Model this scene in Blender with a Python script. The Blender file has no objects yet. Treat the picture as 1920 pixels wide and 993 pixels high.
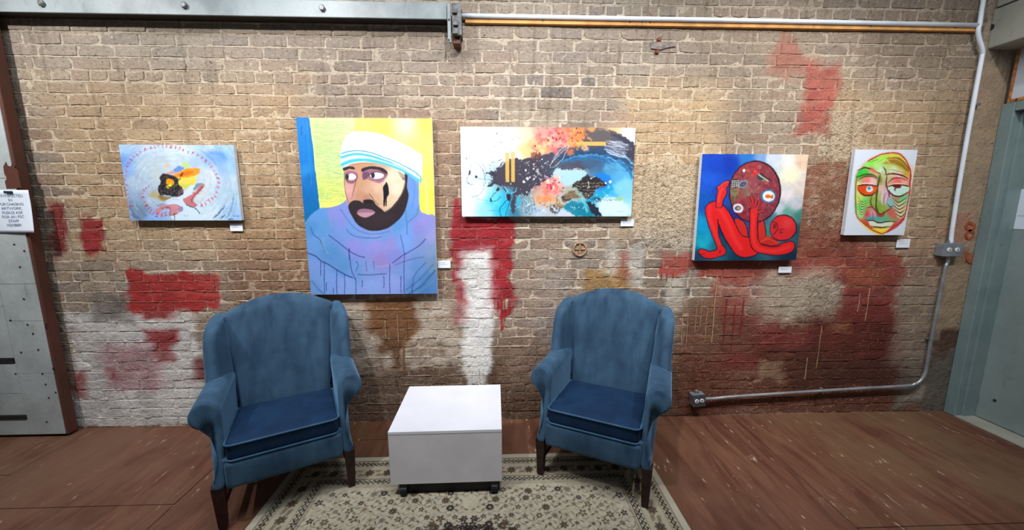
import bpy, bmesh, math, random
import numpy as np
from mathutils import Matrix, Vector

random.seed(7)
rng = np.random.default_rng(11)
scene = bpy.context.scene

# ------------------------------------------------------------------ camera, world, lights, exposure
F, CX, CY = 700.0, 960.0, 496.5
D = 2.40            # brick wall plane (y)
HC = 1.46           # eye height
PITCH, YAW = math.radians(8.9), math.radians(2.0)
_cp, _sp, _cy, _sy = math.cos(PITCH), math.sin(PITCH), math.cos(YAW), math.sin(YAW)
FWD = np.array([_sy * _cp, _cy * _cp, -_sp])
RGT = np.array([_cy, -_sy, 0.0])
UPV = np.cross(RGT, FWD)
EYE = np.array([0.0, 0.0, HC])

cam_data = bpy.data.cameras.new('camera')
cam_data.sensor_fit = 'HORIZONTAL'
cam_data.sensor_width = 36.0
cam_data.lens = F / 1920.0 * 36.0
cam_data.clip_start = 0.02
cam = bpy.data.objects.new('camera', cam_data)
scene.collection.objects.link(cam)
m = Matrix.Identity(4)
for i in range(3):
    m[i][0], m[i][1], m[i][2], m[i][3] = RGT[i], UPV[i], -FWD[i], EYE[i]
cam.matrix_world = m
scene.camera = cam

world = bpy.data.worlds.new('world')
scene.world = world
world.use_nodes = True
world.node_tree.nodes['Background'].inputs[0].default_value = (0.86, 0.93, 1.0, 1)
world.node_tree.nodes['Background'].inputs[1].default_value = 0.065

def gallery_spot(x, y, z, tx, tz, power, cone=82, ty=D):
    l = bpy.data.lights.new('gallery_spot', 'SPOT')
    l.energy = power
    l.color = (1.0, 0.985, 0.965)
    l.spot_size = math.radians(cone)
    l.spot_blend = 0.9
    l.shadow_soft_size = 0.035
    o = bpy.data.objects.new('gallery_spot', l)
    scene.collection.objects.link(o)
    o.location = (x, y, z)
    o.rotation_euler = (Vector((tx, ty, tz)) - Vector((x, y, z))).to_track_quat('-Z', 'Y').to_euler()
for a in ((-2.75, 0.95, 3.10, -2.2, 1.50, 100), (-1.25, 0.95, 3.10, -0.9, 1.50, 92), (0.15, 0.95, 3.10, 0.35, 1.60, 92),
          (1.70, 0.95, 3.10, 1.55, 1.45, 84), (2.5, 0.95, 3.10, 2.45, 1.40, 46)):
    gallery_spot(*a)

def ceiling_panel(x, y, z, sx, sy, power):
    l = bpy.data.lights.new('ceiling_panel', 'AREA')
    l.shape = 'RECTANGLE'; l.size = sx; l.size_y = sy
    l.energy = power
    l.color = (0.86, 0.94, 1.0)
    o = bpy.data.objects.new('ceiling_panel', l)
    scene.collection.objects.link(o)
    o.location = (x, y, z)
ceiling_panel(-0.2, 1.0, 3.6, 4.4, 0.4, 58)

scene.view_settings.view_transform = 'Standard'
scene.view_settings.look = 'None'
scene.view_settings.gamma = 1.0
scene.view_settings.use_curve_mapping = False
scene.view_settings.exposure = 0.75

# ------------------------------------------------------------------ measuring: photograph pixel -> point in the room
def ray(px, py):
    return FWD + RGT * (px - CX) / F - UPV * (py - CY) / F
def on_y(px, py, y=D):
    r = ray(px, py); return EYE + r * (y / r[1])
def on_z(px, py, z=0.0):
    r = ray(px, py); return EYE + r * ((z - HC) / r[2])
def on_x(px, py, x):
    r = ray(px, py); return EYE + r * (x / r[0])
def project(p):
    v = np.asarray(p, float) - EYE
    d = v @ FWD
    return CX + F * (v @ RGT) / d, CY - F * (v @ UPV) / d

# ------------------------------------------------------------------ helpers
COL = scene.collection
def lin(c):
    c = np.asarray(c, float) / 255.0
    return np.where(c <= 0.04045, c / 12.92, ((c + 0.055) / 1.055) ** 2.4)
def L4(c):
    return tuple(float(v) for v in lin(c)) + (1.0,)

def empty(name, loc=(0, 0, 0), rz=0.0, parent=None):
    o = bpy.data.objects.new(name, None)
    COL.objects.link(o)
    o.location = loc
    o.rotation_euler = (0, 0, rz)
    o.empty_display_size = 0.1
    if parent: o.parent = parent
    return o
def tag(o, label=None, cat=None, group=None, kind=None):
    if label: o['label'] = label
    if cat: o['category'] = cat
    if group: o['group'] = group
    if kind: o['kind'] = kind
    return o
def link(name, me, mat, parent=None, smooth=False):
    o = bpy.data.objects.new(name, me)
    COL.objects.link(o)
    if mat and not me.materials: me.materials.append(mat)
    if parent: o.parent = parent
    if smooth and len(me.polygons):
        me.polygons.foreach_set('use_smooth', np.ones(len(me.polygons), bool))
    return o

class MB:
    """collects verts and faces of one part"""
    def __init__(self): self.v = []; self.f = []
    def add(self, vs, fs):
        b = len(self.v)
        self.v += [tuple(float(c) for c in p) for p in vs]
        self.f += [tuple(b + i for i in f) for f in fs]
        return self
    def box(self, x0, x1, y0, y1, z0, z1):
        return self.add([(x0,y0,z0),(x1,y0,z0),(x1,y1,z0),(x0,y1,z0),(x0,y0,z1),(x1,y0,z1),(x1,y1,z1),(x0,y1,z1)],
                        [(0,3,2,1),(4,5,6,7),(0,1,5,4),(1,2,6,5),(2,3,7,6),(3,0,4,7)])
    def loft(self, rings, closed=True, cap0=True, cap1=True):
        n = len(rings[0]); b = len(self.v)
        for r in rings: self.v += [tuple(float(c) for c in p) for p in r]
        for k in range(len(rings) - 1):
            for i in range(n if closed else n - 1):
                j = (i + 1) % n
                self.f.append((b+k*n+i, b+k*n+j, b+(k+1)*n+j, b+(k+1)*n+i))
        if cap0: self.f.append(tuple(b + i for i in reversed(range(n))))
        if cap1: self.f.append(tuple(b + (len(rings)-1)*n + i for i in range(n)))
        return self
    def tube(self, path, r, n=8, closed=False):
        P = [np.asarray(p, float) for p in path]; rings = []
        N = len(P); up = None
        for i in range(N):
            if closed: t = P[(i+1) % N] - P[i-1]
            else: t = P[min(i+1, N-1)] - P[max(i-1, 0)]
            t = t / (np.linalg.norm(t) + 1e-12)
            if up is None:
                up = np.cross(t, [0, 0, 1.0])
                if np.linalg.norm(up) < 0.1: up = np.cross(t, [1.0, 0, 0])
            up = up - t * (up @ t); up /= np.linalg.norm(up)
            s = np.cross(t, up)
            rr = r[i] if hasattr(r, '__len__') else r
            rings.append([P[i] + rr * (math.cos(a) * up + math.sin(a) * s) for a in np.linspace(0, 2*math.pi, n, endpoint=False)])
        if closed: rings.append(rings[0])
        return self.loft(rings, True, not closed, not closed)
    def cyl(self, p0, p1, r, n=12, r1=None):
        return self.tube([p0, p1], [r, r if r1 is None else r1], n)
    def build(self, name, mat, parent=None, smooth=False, bevel=0, subsurf=0, segs=2):
        me = bpy.data.meshes.new(name)
        me.from_pydata(self.v, [], self.f)
        bm = bmesh.new(); bm.from_mesh(me)
        bmesh.ops.recalc_face_normals(bm, faces=bm.faces)
        if bevel:
            es = [e for e in bm.edges if len(e.link_faces) == 2 and e.calc_face_angle(0) > 0.5]
            bmesh.ops.bevel(bm, geom=es, offset=bevel, segments=segs, affect='EDGES', profile=0.5)
        bm.to_mesh(me); bm.free()
        o = link(name, me, mat, parent, smooth)
        if subsurf:
            md = o.modifiers.new('subsurf', 'SUBSURF'); md.levels = subsurf; md.render_levels = subsurf
        return o

def grid_mesh(name, co, colors=None):
    """co: (rows, cols, 3)"""
    r, c, _ = co.shape
    me = bpy.data.meshes.new(name)
    me.vertices.add(r * c)
    me.vertices.foreach_set('co', np.ascontiguousarray(co, dtype=np.float32).ravel())
    idx = np.arange(r * c, dtype=np.int32).reshape(r, c)
    q = np.stack([idx[:-1, :-1], idx[:-1, 1:], idx[1:, 1:], idx[1:, :-1]], -1).reshape(-1, 4)
    n = len(q)
    me.loops.add(n * 4); me.polygons.add(n)
    me.loops.foreach_set('vertex_index', q.ravel())
    me.polygons.foreach_set('loop_start', np.arange(0, n * 4, 4, dtype=np.int32))
    me.update(calc_edges=True)
    if colors is not None: set_colors(me, colors.reshape(-1, 3))
    me.validate()
    return me
def set_colors(me, rgb, name='tint'):
    a = me.color_attributes.new(name, 'FLOAT_COLOR', 'POINT')
    c = np.ones((len(me.vertices), 4), np.float32); c[:, :3] = rgb
    a.data.foreach_set('color', c.ravel())

def vnoise(x, y, seed=0, octaves=1):
    """value noise 0..1"""
    out = 0; amp = 1; tot = 0
    for o in range(octaves):
        xi = np.floor(x).astype(np.int64); yi = np.floor(y).astype(np.int64)
        fx = x - xi; fy = y - yi
        fx = fx*fx*(3-2*fx); fy = fy*fy*(3-2*fy)
        def h(a, b):
            n = (a * 374761393 + b * 668265263 + (seed + o*17) * 1274126177) & 0xFFFFFFFF
            n = ((n ^ (n >> 13)) * 1274126177) & 0xFFFFFFFF
            n = n ^ (n >> 16)
            return (n & 0xFFFF) / 65535.0
        v = (h(xi,yi)*(1-fx)+h(xi+1,yi)*fx)*(1-fy) + (h(xi,yi+1)*(1-fx)+h(xi+1,yi+1)*fx)*fy
        out = out + v * amp; tot += amp; amp *= 0.5; x = x * 2.03 + 5.1; y = y * 2.03 + 3.7
    return out / tot
def sstep(a, b, x):
    t = np.clip((x - a) / (b - a), 0, 1); return t*t*(3-2*t)
def smooth_pts(pts, closed=True, n=5):
    P = np.asarray(pts, float); N = len(P); out = []
    rngk = range(N if closed else N - 1)
    for i in rngk:
        if closed: p0, p1, p2, p3 = P[i-1], P[i], P[(i+1) % N], P[(i+2) % N]
        else: p0, p1, p2, p3 = P[max(i-1,0)], P[i], P[i+1], P[min(i+2,N-1)]
        for t in np.linspace(0, 1, n, endpoint=False):
            out.append(0.5*((2*p1)+(-p0+p2)*t+(2*p0-5*p1+4*p2-p3)*t*t+(-p0+3*p1-3*p2+p3)*t**3))
    if not closed: out.append(P[-1])
    return np.array(out)

# ------------------------------------------------------------------ node material helpers
class NT:
    def __init__(self, name):
        self.mat = bpy.data.materials.new(name)
        self.mat.use_nodes = True
        self.t = self.mat.node_tree
        self.bsdf = self.t.nodes['Principled BSDF']
        self._pos = None
    def n(self, typ, **kw):
        nd = self.t.nodes.new(typ)
        for k, v in kw.items(): setattr(nd, k, v)
        return nd
    def put(self, sock, v):
        if isinstance(v, bpy.types.NodeSocket): self.t.links.new(v, sock)
        elif v is not None: sock.default_value = v
    def pos(self):
        if self._pos is None: self._pos = self.n('ShaderNodeNewGeometry').outputs['Position']
        return self._pos
    def obj(self): return self.n('ShaderNodeTexCoord').outputs['Object']
    def math(self, op, a, b=None, clamp=False):
        nd = self.n('ShaderNodeMath', operation=op, use_clamp=clamp)
        self.put(nd.inputs[0], a)
        if b is not None: self.put(nd.inputs[1], b)
        return nd.outputs[0]
    def vm(self, op, a, b=None):
        nd = self.n('ShaderNodeVectorMath', operation=op)
        self.put(nd.inputs[0], a)
        if b is not None: self.put(nd.inputs[1], b)
        return nd.outputs[0]
    def mix(self, fac, a, b, mode='MIX'):
        nd = self.n('ShaderNodeMix', data_type='RGBA', blend_type=mode)
        self.put(nd.inputs[0], fac); self.put(nd.inputs[6], a); self.put(nd.inputs[7], b)
        return nd.outputs[2]
    def noise(self, vec, scale, detail=4, rough=0.55, dist=0.0, out=0):
        nd = self.n('ShaderNodeTexNoise')
        self.put(nd.inputs['Vector'], vec)
        nd.inputs['Scale'].default_value = scale; nd.inputs['Detail'].default_value = detail
        nd.inputs['Roughness'].default_value = rough; nd.inputs['Distortion'].default_value = dist
        return nd.outputs[out]
    def vor(self, vec, scale, feature='F1', rnd=1.0):
        nd = self.n('ShaderNodeTexVoronoi', feature=feature)
        self.put(nd.inputs['Vector'], vec)
        nd.inputs['Scale'].default_value = scale; nd.inputs['Randomness'].default_value = rnd
        return nd.outputs[0]
    def mr(self, v, a, b, c=0.0, d=1.0, smooth=True):
        nd = self.n('ShaderNodeMapRange', interpolation_type='SMOOTHSTEP' if smooth else 'LINEAR')
        self.put(nd.inputs[0], v)
        for i, x in enumerate((a, b, c, d)): nd.inputs[1+i].default_value = x
        return nd.outputs[0]
    def scale(self, vec, s): return self.vm('MULTIPLY', vec, s)
    def attr(self, name='tint'):
        return self.n('ShaderNodeVertexColor', layer_name=name).outputs[0]
    def bump(self, h, strength=0.4, dist=0.01, normal=None):
        nd = self.n('ShaderNodeBump')
        nd.inputs['Strength'].default_value = strength; nd.inputs['Distance'].default_value = dist
        self.put(nd.inputs['Height'], h)
        if normal is not None: self.put(nd.inputs['Normal'], normal)
        return nd.outputs[0]
    def done(self, color=None, rough=0.6, metal=0.0, normal=None, spec=None, **kw):
        b = self.bsdf
        self.put(b.inputs['Base Color'], color); self.put(b.inputs['Roughness'], rough); self.put(b.inputs['Metallic'], metal)
        if normal is not None: self.put(b.inputs['Normal'], normal)
        if spec is not None: b.inputs['Specular IOR Level'].default_value = spec
        for k, v in kw.items(): self.put(b.inputs[k], v)
        return self.mat

def simple(name, c, rough=0.6, metal=0.0, var=0.15, nscale=20, bump=0.0, spec=0.3):
    t = NT(name)
    nz = t.noise(t.pos(), nscale, 5)
    c = np.asarray(c, float)
    col = t.mix(t.mr(nz, 0.3, 0.7), L4(np.clip(c * (1 - var), 0, 255)), L4(np.clip(c * (1 + var), 0, 255)))
    nm = t.bump(t.noise(t.pos(), nscale * 4, 4), bump, 0.004) if bump else None
    return t.done(col, rough, metal, nm, spec)

# ------------------------------------------------------------------ wall material (bricks, mortar, plaster share the paint on them)
def wpx(x0, y0, x1, y1):
    a = on_y(x0, y0); b = on_y(x1, y1)
    return (a[0]+b[0])/2, (a[2]+b[2])/2, abs(b[0]-a[0])/2, abs(a[2]-b[2])/2

# px rect, soft(m), colour, opacity, patchiness
PATCHES = [
    ((-60, -60, 1850, 150), .3, (136, 126, 116), .55, .15), ((150, 120, 900, 230), .25, (140, 122, 108), .4, .2), ((1300, 20, 1850, 260), .25, (140, 120, 100), .45, .2),
    # broad stains, partly painted light: warm mid-wall, dark behind table, dim upper right
    ((430, 420, 600, 640), .16, (122, 84, 62), .70, .2), ((560, 240, 870, 640), .2, (140, 103, 78), .45, .2),
    ((930, 640, 1330, 800), .16, (96, 70, 54), .75, .2), ((640, 690, 1000, 800), .12, (92, 68, 54), .7, .3),  # the latter is shadow behind the table, painted into the wall colour
    ((1290, 590, 1720, 770), .12, (104, 58, 44), .85, .1), ((1010, 480, 1060, 640), .06, (176, 165, 158), .45, .4),
    ((960, 500, 1050, 720), .10, (165, 140, 125), .55, .4), ((1060, 560, 1110, 640), .06, (120, 88, 66), .5, .3),
    ((40, 30, 420, 130), .15, (150, 140, 126), .5, .2), ((100, 180, 560, 460), .2, (178, 146, 106), .55, .1),  # the latter warm tone is partly lamplight painted in
    ((1180, 180, 1330, 420), .12, (196, 164, 122), .6, .1), ((1560, 180, 1800, 460), .14, (186, 152, 112), .5, .1),  # warm tones, partly lamplight painted into the wall
    ((1500, 310, 1590, 480), .05, (156, 92, 66), .75, .3), ((1640, 20, 1850, 110), .12, (122, 106, 90), .55, .2),  # the latter paints in the dimmer light of the upper right
    # whitewash, low left and middle
    ((128, 590, 385, 790), .06, (232, 226, 222), .95, .40), ((120, 730, 390, 792), .03, (236, 232, 228), .9, .35), ((640, 570, 860, 690), .07, (206, 188, 168), .75, .6),
    ((170, 555, 240, 600), .03, (120, 112, 104), .8, .3),
    # grey-brown lower middle
    ((690, 560, 780, 625), .012, (136, 84, 46), .95, .05), ((708, 610, 768, 655), .014, (126, 80, 48), .95, .08), ((738, 640, 760, 698), .008, (124, 80, 52), .9, .05),
    ((1096, 505, 1180, 548), .035, (176, 132, 72), .75, .2),
    # crimson block with the white sprayed column over it
    ((844, 376, 866, 560), .014, (176, 32, 48), .92, .12), ((844, 410, 958, 470), .012, (178, 30, 46), .95, .1), ((916, 420, 961, 560), .014, (184, 26, 42), .95, .1),
    ((848, 520, 885, 600), .03, (190, 90, 96), .6, .3), ((924, 550, 934, 580), .006, (182, 30, 44), .9, .1), ((936, 550, 945, 618), .005, (182, 30, 44), .95, .0), ((952, 550, 958, 590), .005, (182, 30, 44), .9, .1),
    ((868, 470, 922, 690), .035, (252, 248, 244), .98, .0), ((872, 640, 912, 722), .02, (252, 248, 242), .92, .25),
    # reds, left side
    ((94, 386, 136, 484), .035, (146, 40, 42), .9, .2), ((88, 440, 112, 500), .04, (150, 84, 74), .5, .3), ((152, 396, 176, 440), .03, (156, 46, 48), .6, .3), ((156, 408, 205, 474), .022, (172, 34, 42), .9, .15), ((176, 446, 198, 492), .01, (176, 32, 42), .95, .05),
    ((236, 512, 408, 580), .012, (184, 40, 40), .95, .06), ((236, 505, 275, 530), .01, (178, 40, 42), .9, .1), ((380, 510, 412, 560), .016, (180, 60, 54), .8, .2), ((262, 570, 325, 596), .014, (178, 44, 44), .9, .2),
    ((266, 620, 338, 640), .014, (172, 44, 50), .9, .35), ((290, 630, 328, 672), .02, (166, 40, 46), .85, .35), ((190, 650, 300, 720), .05, (184, 110, 114), .6, .5), ((138, 700, 160, 745), .02, (168, 60, 62), .8, .3), ((360, 680, 392, 710), .02, (136, 48, 46), .8, .4), ((196, 690, 214, 712), .015, (172, 70, 84), .7, .3),
    # reds, right side
    ((1462, 60, 1492, 135), .04, (172, 98, 82), .6, .2), ((1440, 100, 1545, 150), .08, (176, 118, 98), .42, .25), ((1508, 130, 1552, 245), .05, (178, 84, 72), .75, .2),
    ((1240, 476, 1330, 502), .03, (180, 78, 64), .75, .3), ((1236, 502, 1284, 512), .008, (184, 54, 46), .95, .05), ((1320, 480, 1680, 522), .04, (160, 58, 48), .8, .25), ((1340, 500, 1392, 590), .05, (178, 88, 74), .65, .3),
    ((1500, 440, 1660, 500), .07, (164, 74, 58), .65, .35), ((1585, 510, 1672, 600), .06, (146, 54, 50), .85, .2), ((1395, 530, 1440, 560), .05, (190, 130, 116), .5, .4), ((1290, 560, 1345, 660), .05, (134, 96, 70), .6, .4),
    ((1360, 590, 1450, 690), .06, (140, 62, 54), .75, .35), ((1340, 600, 1400, 660), .04, (122, 90, 66), .5, .5), ((1440, 620, 1560, 660), .06, (150, 62, 58), .7, .35), ((1540, 600, 1680, 690), .08, (112, 46, 38), .8, .25),
    ((1430, 655, 1600, 715), .06, (104, 56, 42), .8, .2),
    ((1595, 505, 1650, 535), .04, (196, 112, 66), .55, .2), ((1700, 420, 1790, 540), .08, (186, 116, 98), .4, .2), ((1500, 680, 1700, 722), .05, (92, 52, 40), .8, .1),
    # pale plaster patches
    ((1440, 515, 1550, 590), .07, (196, 176, 154), .85, .25), ((1420, 680, 1465, 712), .02, (178, 146, 112), .8, .3), ((1140, 456, 1156, 512), .018, (206, 194, 180), .8, .2), ((1166, 470, 1178, 520), .014, (178, 90, 76), .6, .2), ((1182, 456, 1204, 530), .02, (206, 198, 186), .85, .2), ((1250, 512, 1280, 580), .03, (196, 184, 168), .75, .2),
    ((1560, 600, 1590, 615), .01, (200, 150, 90), .5, .2), ((1695, 530, 1745, 690), .04, (168, 150, 132), .7, .2), ((1690, 680, 1760, 760), .05, (140, 126, 112), .8, .2), ((1690, 725, 1730, 750), .02, (196, 188, 180), .6, .4),
]
STRIP = [((1775, 130, 1900, 620), .03, (188, 160, 130), .9, .0), ((1742, 655, 1800, 770), .03, (112, 108, 96), .9, .1), ((1764, 618, 1792, 648), .014, (88, 58, 42), .95, .15), ((1752, 638, 1775, 665), .016, (92, 68, 52), .7, .3), ((1790, 400, 1806, 470), .03, (190, 120, 98), .6, .1), ((1805, 468, 1830, 490), .012, (176, 90, 66), .4, .2)]

def paint_at(x, z, layers, c0, a0):
    """lay the paint patches over colour c0 / coverage a0 at wall points x, z (arrays)"""
    xw = x + (vnoise(x*6, z*6, 41, 3) - .5) * .10 + (vnoise(x*24, z*24, 43, 2) - .5) * .03
    zw = z + (vnoise(x*6, z*6, 42, 3) - .5) * .10 + (vnoise(x*24, z*24, 44, 2) - .5) * .03
    pn = vnoise(x*16, z*22, 45, 3)
    for (r, soft, c, op, pat) in layers:
        cx, cz, hx, hz = wpx(*r)
        sf = max(soft, .018); hx = hx + .35*soft; hz = hz + .35*soft
        mk = sstep(sf, -sf, np.maximum(np.abs(xw-cx) - hx, np.abs(zw-cz) - hz)) * op
        if pat > 0: mk = mk * (1 - pat + pat * sstep(.30, .60, pn))
        c0 = c0 * (1 - mk[..., None]) + (np.asarray(c, float) / 255) * mk[..., None] if a0 is None else np.where(a0[..., None] + mk[..., None] > 1e-4, (c0 * (a0 * (1-mk))[..., None] + (np.asarray(c, float)/255) * mk[..., None]) / np.maximum(a0*(1-mk) + mk, 1e-4)[..., None], c0)
        if a0 is not None: a0 = a0 * (1 - mk) + mk
    return c0, a0
def is_stain_or_light(p): return p[1] >= .10
STAINS_AND_LIGHT = [p for p in PATCHES if is_stain_or_light(p)]
PAINTS = [p for p in PATCHES if not is_stain_or_light(p)]
def wall_colors(me, x, z, base255, strip=False):
    w1 = vnoise(x*1.9, z*2.6, 61, 4)[..., None]; w2 = vnoise(x*7, z*9, 62, 3)[..., None]
    wash = np.array((128, 108, 92.)) + (np.array((188, 164, 136.)) - np.array((128, 108, 92.))) * sstep(.28, .72, w1*.55 + w2*.45)
    base255 = (base255 * .68 + wash * .32) * np.array((.955, .965, .995))
    c, _ = paint_at(x, z, STAINS_AND_LIGHT, base255 / 255, None)
    if strip: c = c + (np.array((214, 198, 174)) / 255 - c) * (.34 * sstep(.1, .9, z) * (x < 3.03))[..., None]
    pc, pa = paint_at(x, z, PAINTS + (STRIP if strip else []), np.full(x.shape + (3,), .5), np.zeros(x.shape))
    set_colors(me, lin(np.clip(c, 0, 1) * 255))
    a = me.color_attributes.new('paint', 'FLOAT_COLOR', 'POINT')
    q = np.empty((len(x), 4), np.float32); gr = pc.mean(-1, keepdims=True); q[:, :3] = lin(np.clip((pc * .90 + gr * .10) * .90, 0, 1) * 255); q[:, 3] = pa
    a.data.foreach_set('color', q.ravel())

def wall_material(name, kind):
    t = NT(name)
    p = t.pos()
    n1 = t.noise(p, 9, 6, .6); n2 = t.noise(p, 55, 5, .6); n3 = t.noise(p, 140, 3, .6)
    streak = t.noise(t.scale(p, (26, 1, 1.6)), 1.0, 4, .6)
    base = t.attr()
    if kind == 'brick':
        base = t.mix(t.mr(n1, .46, .70, 0, .22), base, t.mix(1.0, base, (1.30, 1.28, 1.22, 1), 'MULTIPLY'))
        base = t.mix(t.mr(n2, .57, .72, 0, .55), base, L4((196, 182, 162)))
        base = t.mix(t.mr(n2, .45, .30, 0, .75), base, t.mix(1.0, base, (.42, .38, .34, 1), 'MULTIPLY'))
    else:
        base = t.mix(t.mr(n2, .46, .34, 0, .7), base, t.mix(1.0, base, (.42, .38, .34, 1), 'MULTIPLY'))
    col = t.mix(t.mr(streak, .53, .70, 0, .48), base, t.mix(1.0, base, (.55, .52, .48, 1), 'MULTIPLY'))
    # paint: colour and coverage come with the surface, the ragged edge from noise
    pv = t.n('ShaderNodeVertexColor', layer_name='paint')
    rag = t.math('ADD', t.math('MULTIPLY', t.noise(p, 30, 6, .68), .6), t.math('MULTIPLY', t.noise(t.scale(p, (40, 1, 9)), 1.0, 4, .6), .4))
    cov = t.math('ADD', pv.outputs[1], t.math('MULTIPLY', t.math('SUBTRACT', rag, .5), .9))
    cov = t.math('MULTIPLY', t.mr(cov, .14, .78, 0, 1), t.mr(pv.outputs[1], .02, .35, 0, 1))
    pcol = t.mix(t.mr(n1, .3, .7), t.mix(1.0, pv.outputs[0], (.80, .80, .80, 1), 'MULTIPLY'), t.mix(1.0, pv.outputs[0], (1.12, 1.12, 1.12, 1), 'MULTIPLY'))
    col = t.mix(t.math('MULTIPLY', cov, .94 if kind == 'brick' else .88), col, pcol)
    # flecks of old limewash and dark pits
    fle = t.mr(t.vor(p, 34), .10, .05)
    gate = t.mr(t.noise(p, 4.2, 3), .44, .56)
    col = t.mix(t.math('MULTIPLY', t.math('MULTIPLY', fle, gate), .85), col, L4((226, 214, 200)))
    pit = t.mr(t.noise(t.scale(p, (1, 1, 1.7)), 30, 5, .7), .36, .29)
    col = t.mix(t.math('MULTIPLY', pit, .8), col, L4((54, 40, 32)))
    # relief: fine grain, plus the pebbly roughcast right of the middle canvas
    h = t.math('ADD', t.math('ADD', t.math('MULTIPLY', n2, .9), t.math('MULTIPLY', n3, .35)), t.math('MULTIPLY', t.noise(p, 22, 5, .6), 1.3))
    wl = t.vm('SUBTRACT', t.noise(p, 5, 3, .5, out=1), (.5, .5, .5))
    P = t.vm('ADD', p, t.scale(wl, (.12, 0, .12)))
    rough_mask = None
    for r in ((1195, 300, 1310, 460), (1500, 510, 1565, 600), (1540, 200, 1600, 470)):
        cx, cz, hx, hz = wpx(*r)
        d = t.vm('SUBTRACT', t.vm('ABSOLUTE', t.vm('SUBTRACT', P, (cx, D, cz))), (hx, 9, hz))
        sp = t.n('ShaderNodeSeparateXYZ'); t.put(sp.inputs[0], d)
        k = t.mr(t.math('MAXIMUM', sp.outputs[0], sp.outputs[2]), .06, -.06, 0, 1)
        rough_mask = k if rough_mask is None else t.math('MAXIMUM', rough_mask, k)
    peb = t.noise(p, 78, 2, .5, 1.2)
    h = t.math('ADD', h, t.math('MULTIPLY', rough_mask, t.math('MULTIPLY', peb, 2.2)))
    col = t.mix(t.math('MULTIPLY', rough_mask, t.mr(peb, .45, .36, 0, .6)), col, t.mix(1.0, col, (.45, .40, .36, 1), 'MULTIPLY'))
    h = t.math('SUBTRACT', h, t.math('MULTIPLY', pit, .8))
    return t.done(col, .85, 0, t.bump(h, .85, .008), .2)

M_BRICK = wall_material('brick_paint', 'brick')
M_MORTAR = wall_material('mortar_paint', 'mortar')

# ------------------------------------------------------------------ other materials
def floor_material():
    t = NT('stained_plywood')
    p = t.pos()
    g = t.noise(t.scale(p, (10, 1.5, 1)), 1.0, 6, .6, 1.4)
    g2 = t.noise(t.scale(p, (60, 4, 1)), 1.0, 4, .6)
    b = t.noise(p, 1.7, 4, .6)
    col = t.mix(t.mr(g, .28, .74), L4((86, 50, 37)), L4((118, 78, 58)))
    col = t.mix(t.mr(b, .40, .62, 0, .6), col, L4((108, 76, 55)))
    sp = t.n('ShaderNodeSeparateXYZ'); t.put(sp.inputs[0], p)
    col = t.mix(t.math('MULTIPLY', t.mr(sp.outputs[0], 1.6, 2.6, 0, .55), t.mr(b, .35, .6)), col, L4((116, 92, 66)))
    col = t.mix(t.math('MULTIPLY', t.mr(sp.outputs[0], -1.2, -2.2, 0, .45), t.mr(b, .35, .6)), col, L4((120, 90, 72)))
    col = t.mix(t.mr(g2, .60, .74, 0, .4), col, L4((134, 100, 78)))
    col = t.mix(t.mr(g2, .40, .26, 0, .45), col, L4((60, 30, 20)))
    sc = t.math('MULTIPLY', t.mr(t.noise(t.scale(p, (30, 6, 1)), 1.0, 6, .72), .61, .66), t.mr(t.noise(p, 2.6, 3), .44, .56))
    col = t.mix(sc, col, L4((196, 172, 150)))
    rough = t.mr(g, .3, .7, .5, .7)
    return t.done(col, rough, 0, t.bump(g2, .25, .003), .35)
M_FLOOR = floor_material()
M_GAP = simple('floor_gap', (38, 24, 18), .9)

def velvet(name, c_dark, c_light, sheen=.5):
    t = NT(name)
    o = t.obj()
    n = t.noise(t.scale(o, (14, 14, 2.2)), 1.0, 5, .6, .4)
    n2 = t.noise(o, 5, 4, .55)
    f = t.math('ADD', t.math('MULTIPLY', t.mr(n, .3, .7), .55), t.math('MULTIPLY', t.mr(n2, .35, .65), .45))
    col = t.mix(f, L4(c_dark), L4(c_light))
    nm = t.bump(t.noise(o, 9, 3), .12, .02)
    return t.done(col, .75, 0, nm, .15, **{'Sheen Weight': sheen, 'Sheen Roughness': .35, 'Sheen Tint': L4((140, 185, 225))})
M_VELVET = velvet('blue_velvet', (38, 60, 82), (62, 90, 114), .6)
M_SEAT = velvet('blue_velvet_seat', (15, 36, 62), (22, 48, 78), .08)  # same velvet in darker tones: the pile's shaded look is painted in
M_PIPE = velvet('blue_piping', (40, 70, 98), (60, 96, 126), .4)
M_LEG = simple('mahogany_leg', (40, 21, 17), .4, var=.25, nscale=30)

def painted_metal(name, base, chip, amount=.62, rough=.5, dirt=(90, 92, 90), scale=14):
    t = NT(name)
    p = t.pos()
    n = t.noise(p, 3, 6, .65)
    col = t.mix(t.mr(n, .35, .68, 0, .75), L4(base), L4(dirt))
    col = t.mix(t.mr(t.noise(t.scale(p, (1, 1, .35)), 22, 5, .7), .58, .72, 0, .4), col, L4(np.array(base) * .62))
    chipm = t.mr(t.noise(p, scale, 8, .72), amount, amount + .03)
    col = t.mix(chipm, col, L4(chip))
    return t.done(col, rough, 0, t.bump(t.noise(p, 40, 5), .25, .004), .4)
M_TIN = painted_metal('tin_cladding_paint', (184, 190, 190), (76, 52, 40), .69, .45, (150, 156, 154), 11)
M_CORE = painted_metal('door_edge_paint', (96, 52, 42), (54, 34, 26), .62, .6, (74, 52, 38), 9)
M_TINDARK = simple('dark_strip', (40, 38, 36), .6)
M_RAIL = painted_metal('rail_paint', (152, 160, 162), (104, 98, 92), .66, .45, (104, 110, 112), 5)
M_BRACKET = simple('bracket_steel', (88, 88, 88), .5, .3, .2, 40)
M_BOLT = simple('bolt_steel', (120, 122, 122), .45, .4, .2, 60)
M_CONDUIT = simple('conduit_silver', (222, 230, 242), .35, .0, .03, 8)
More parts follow.
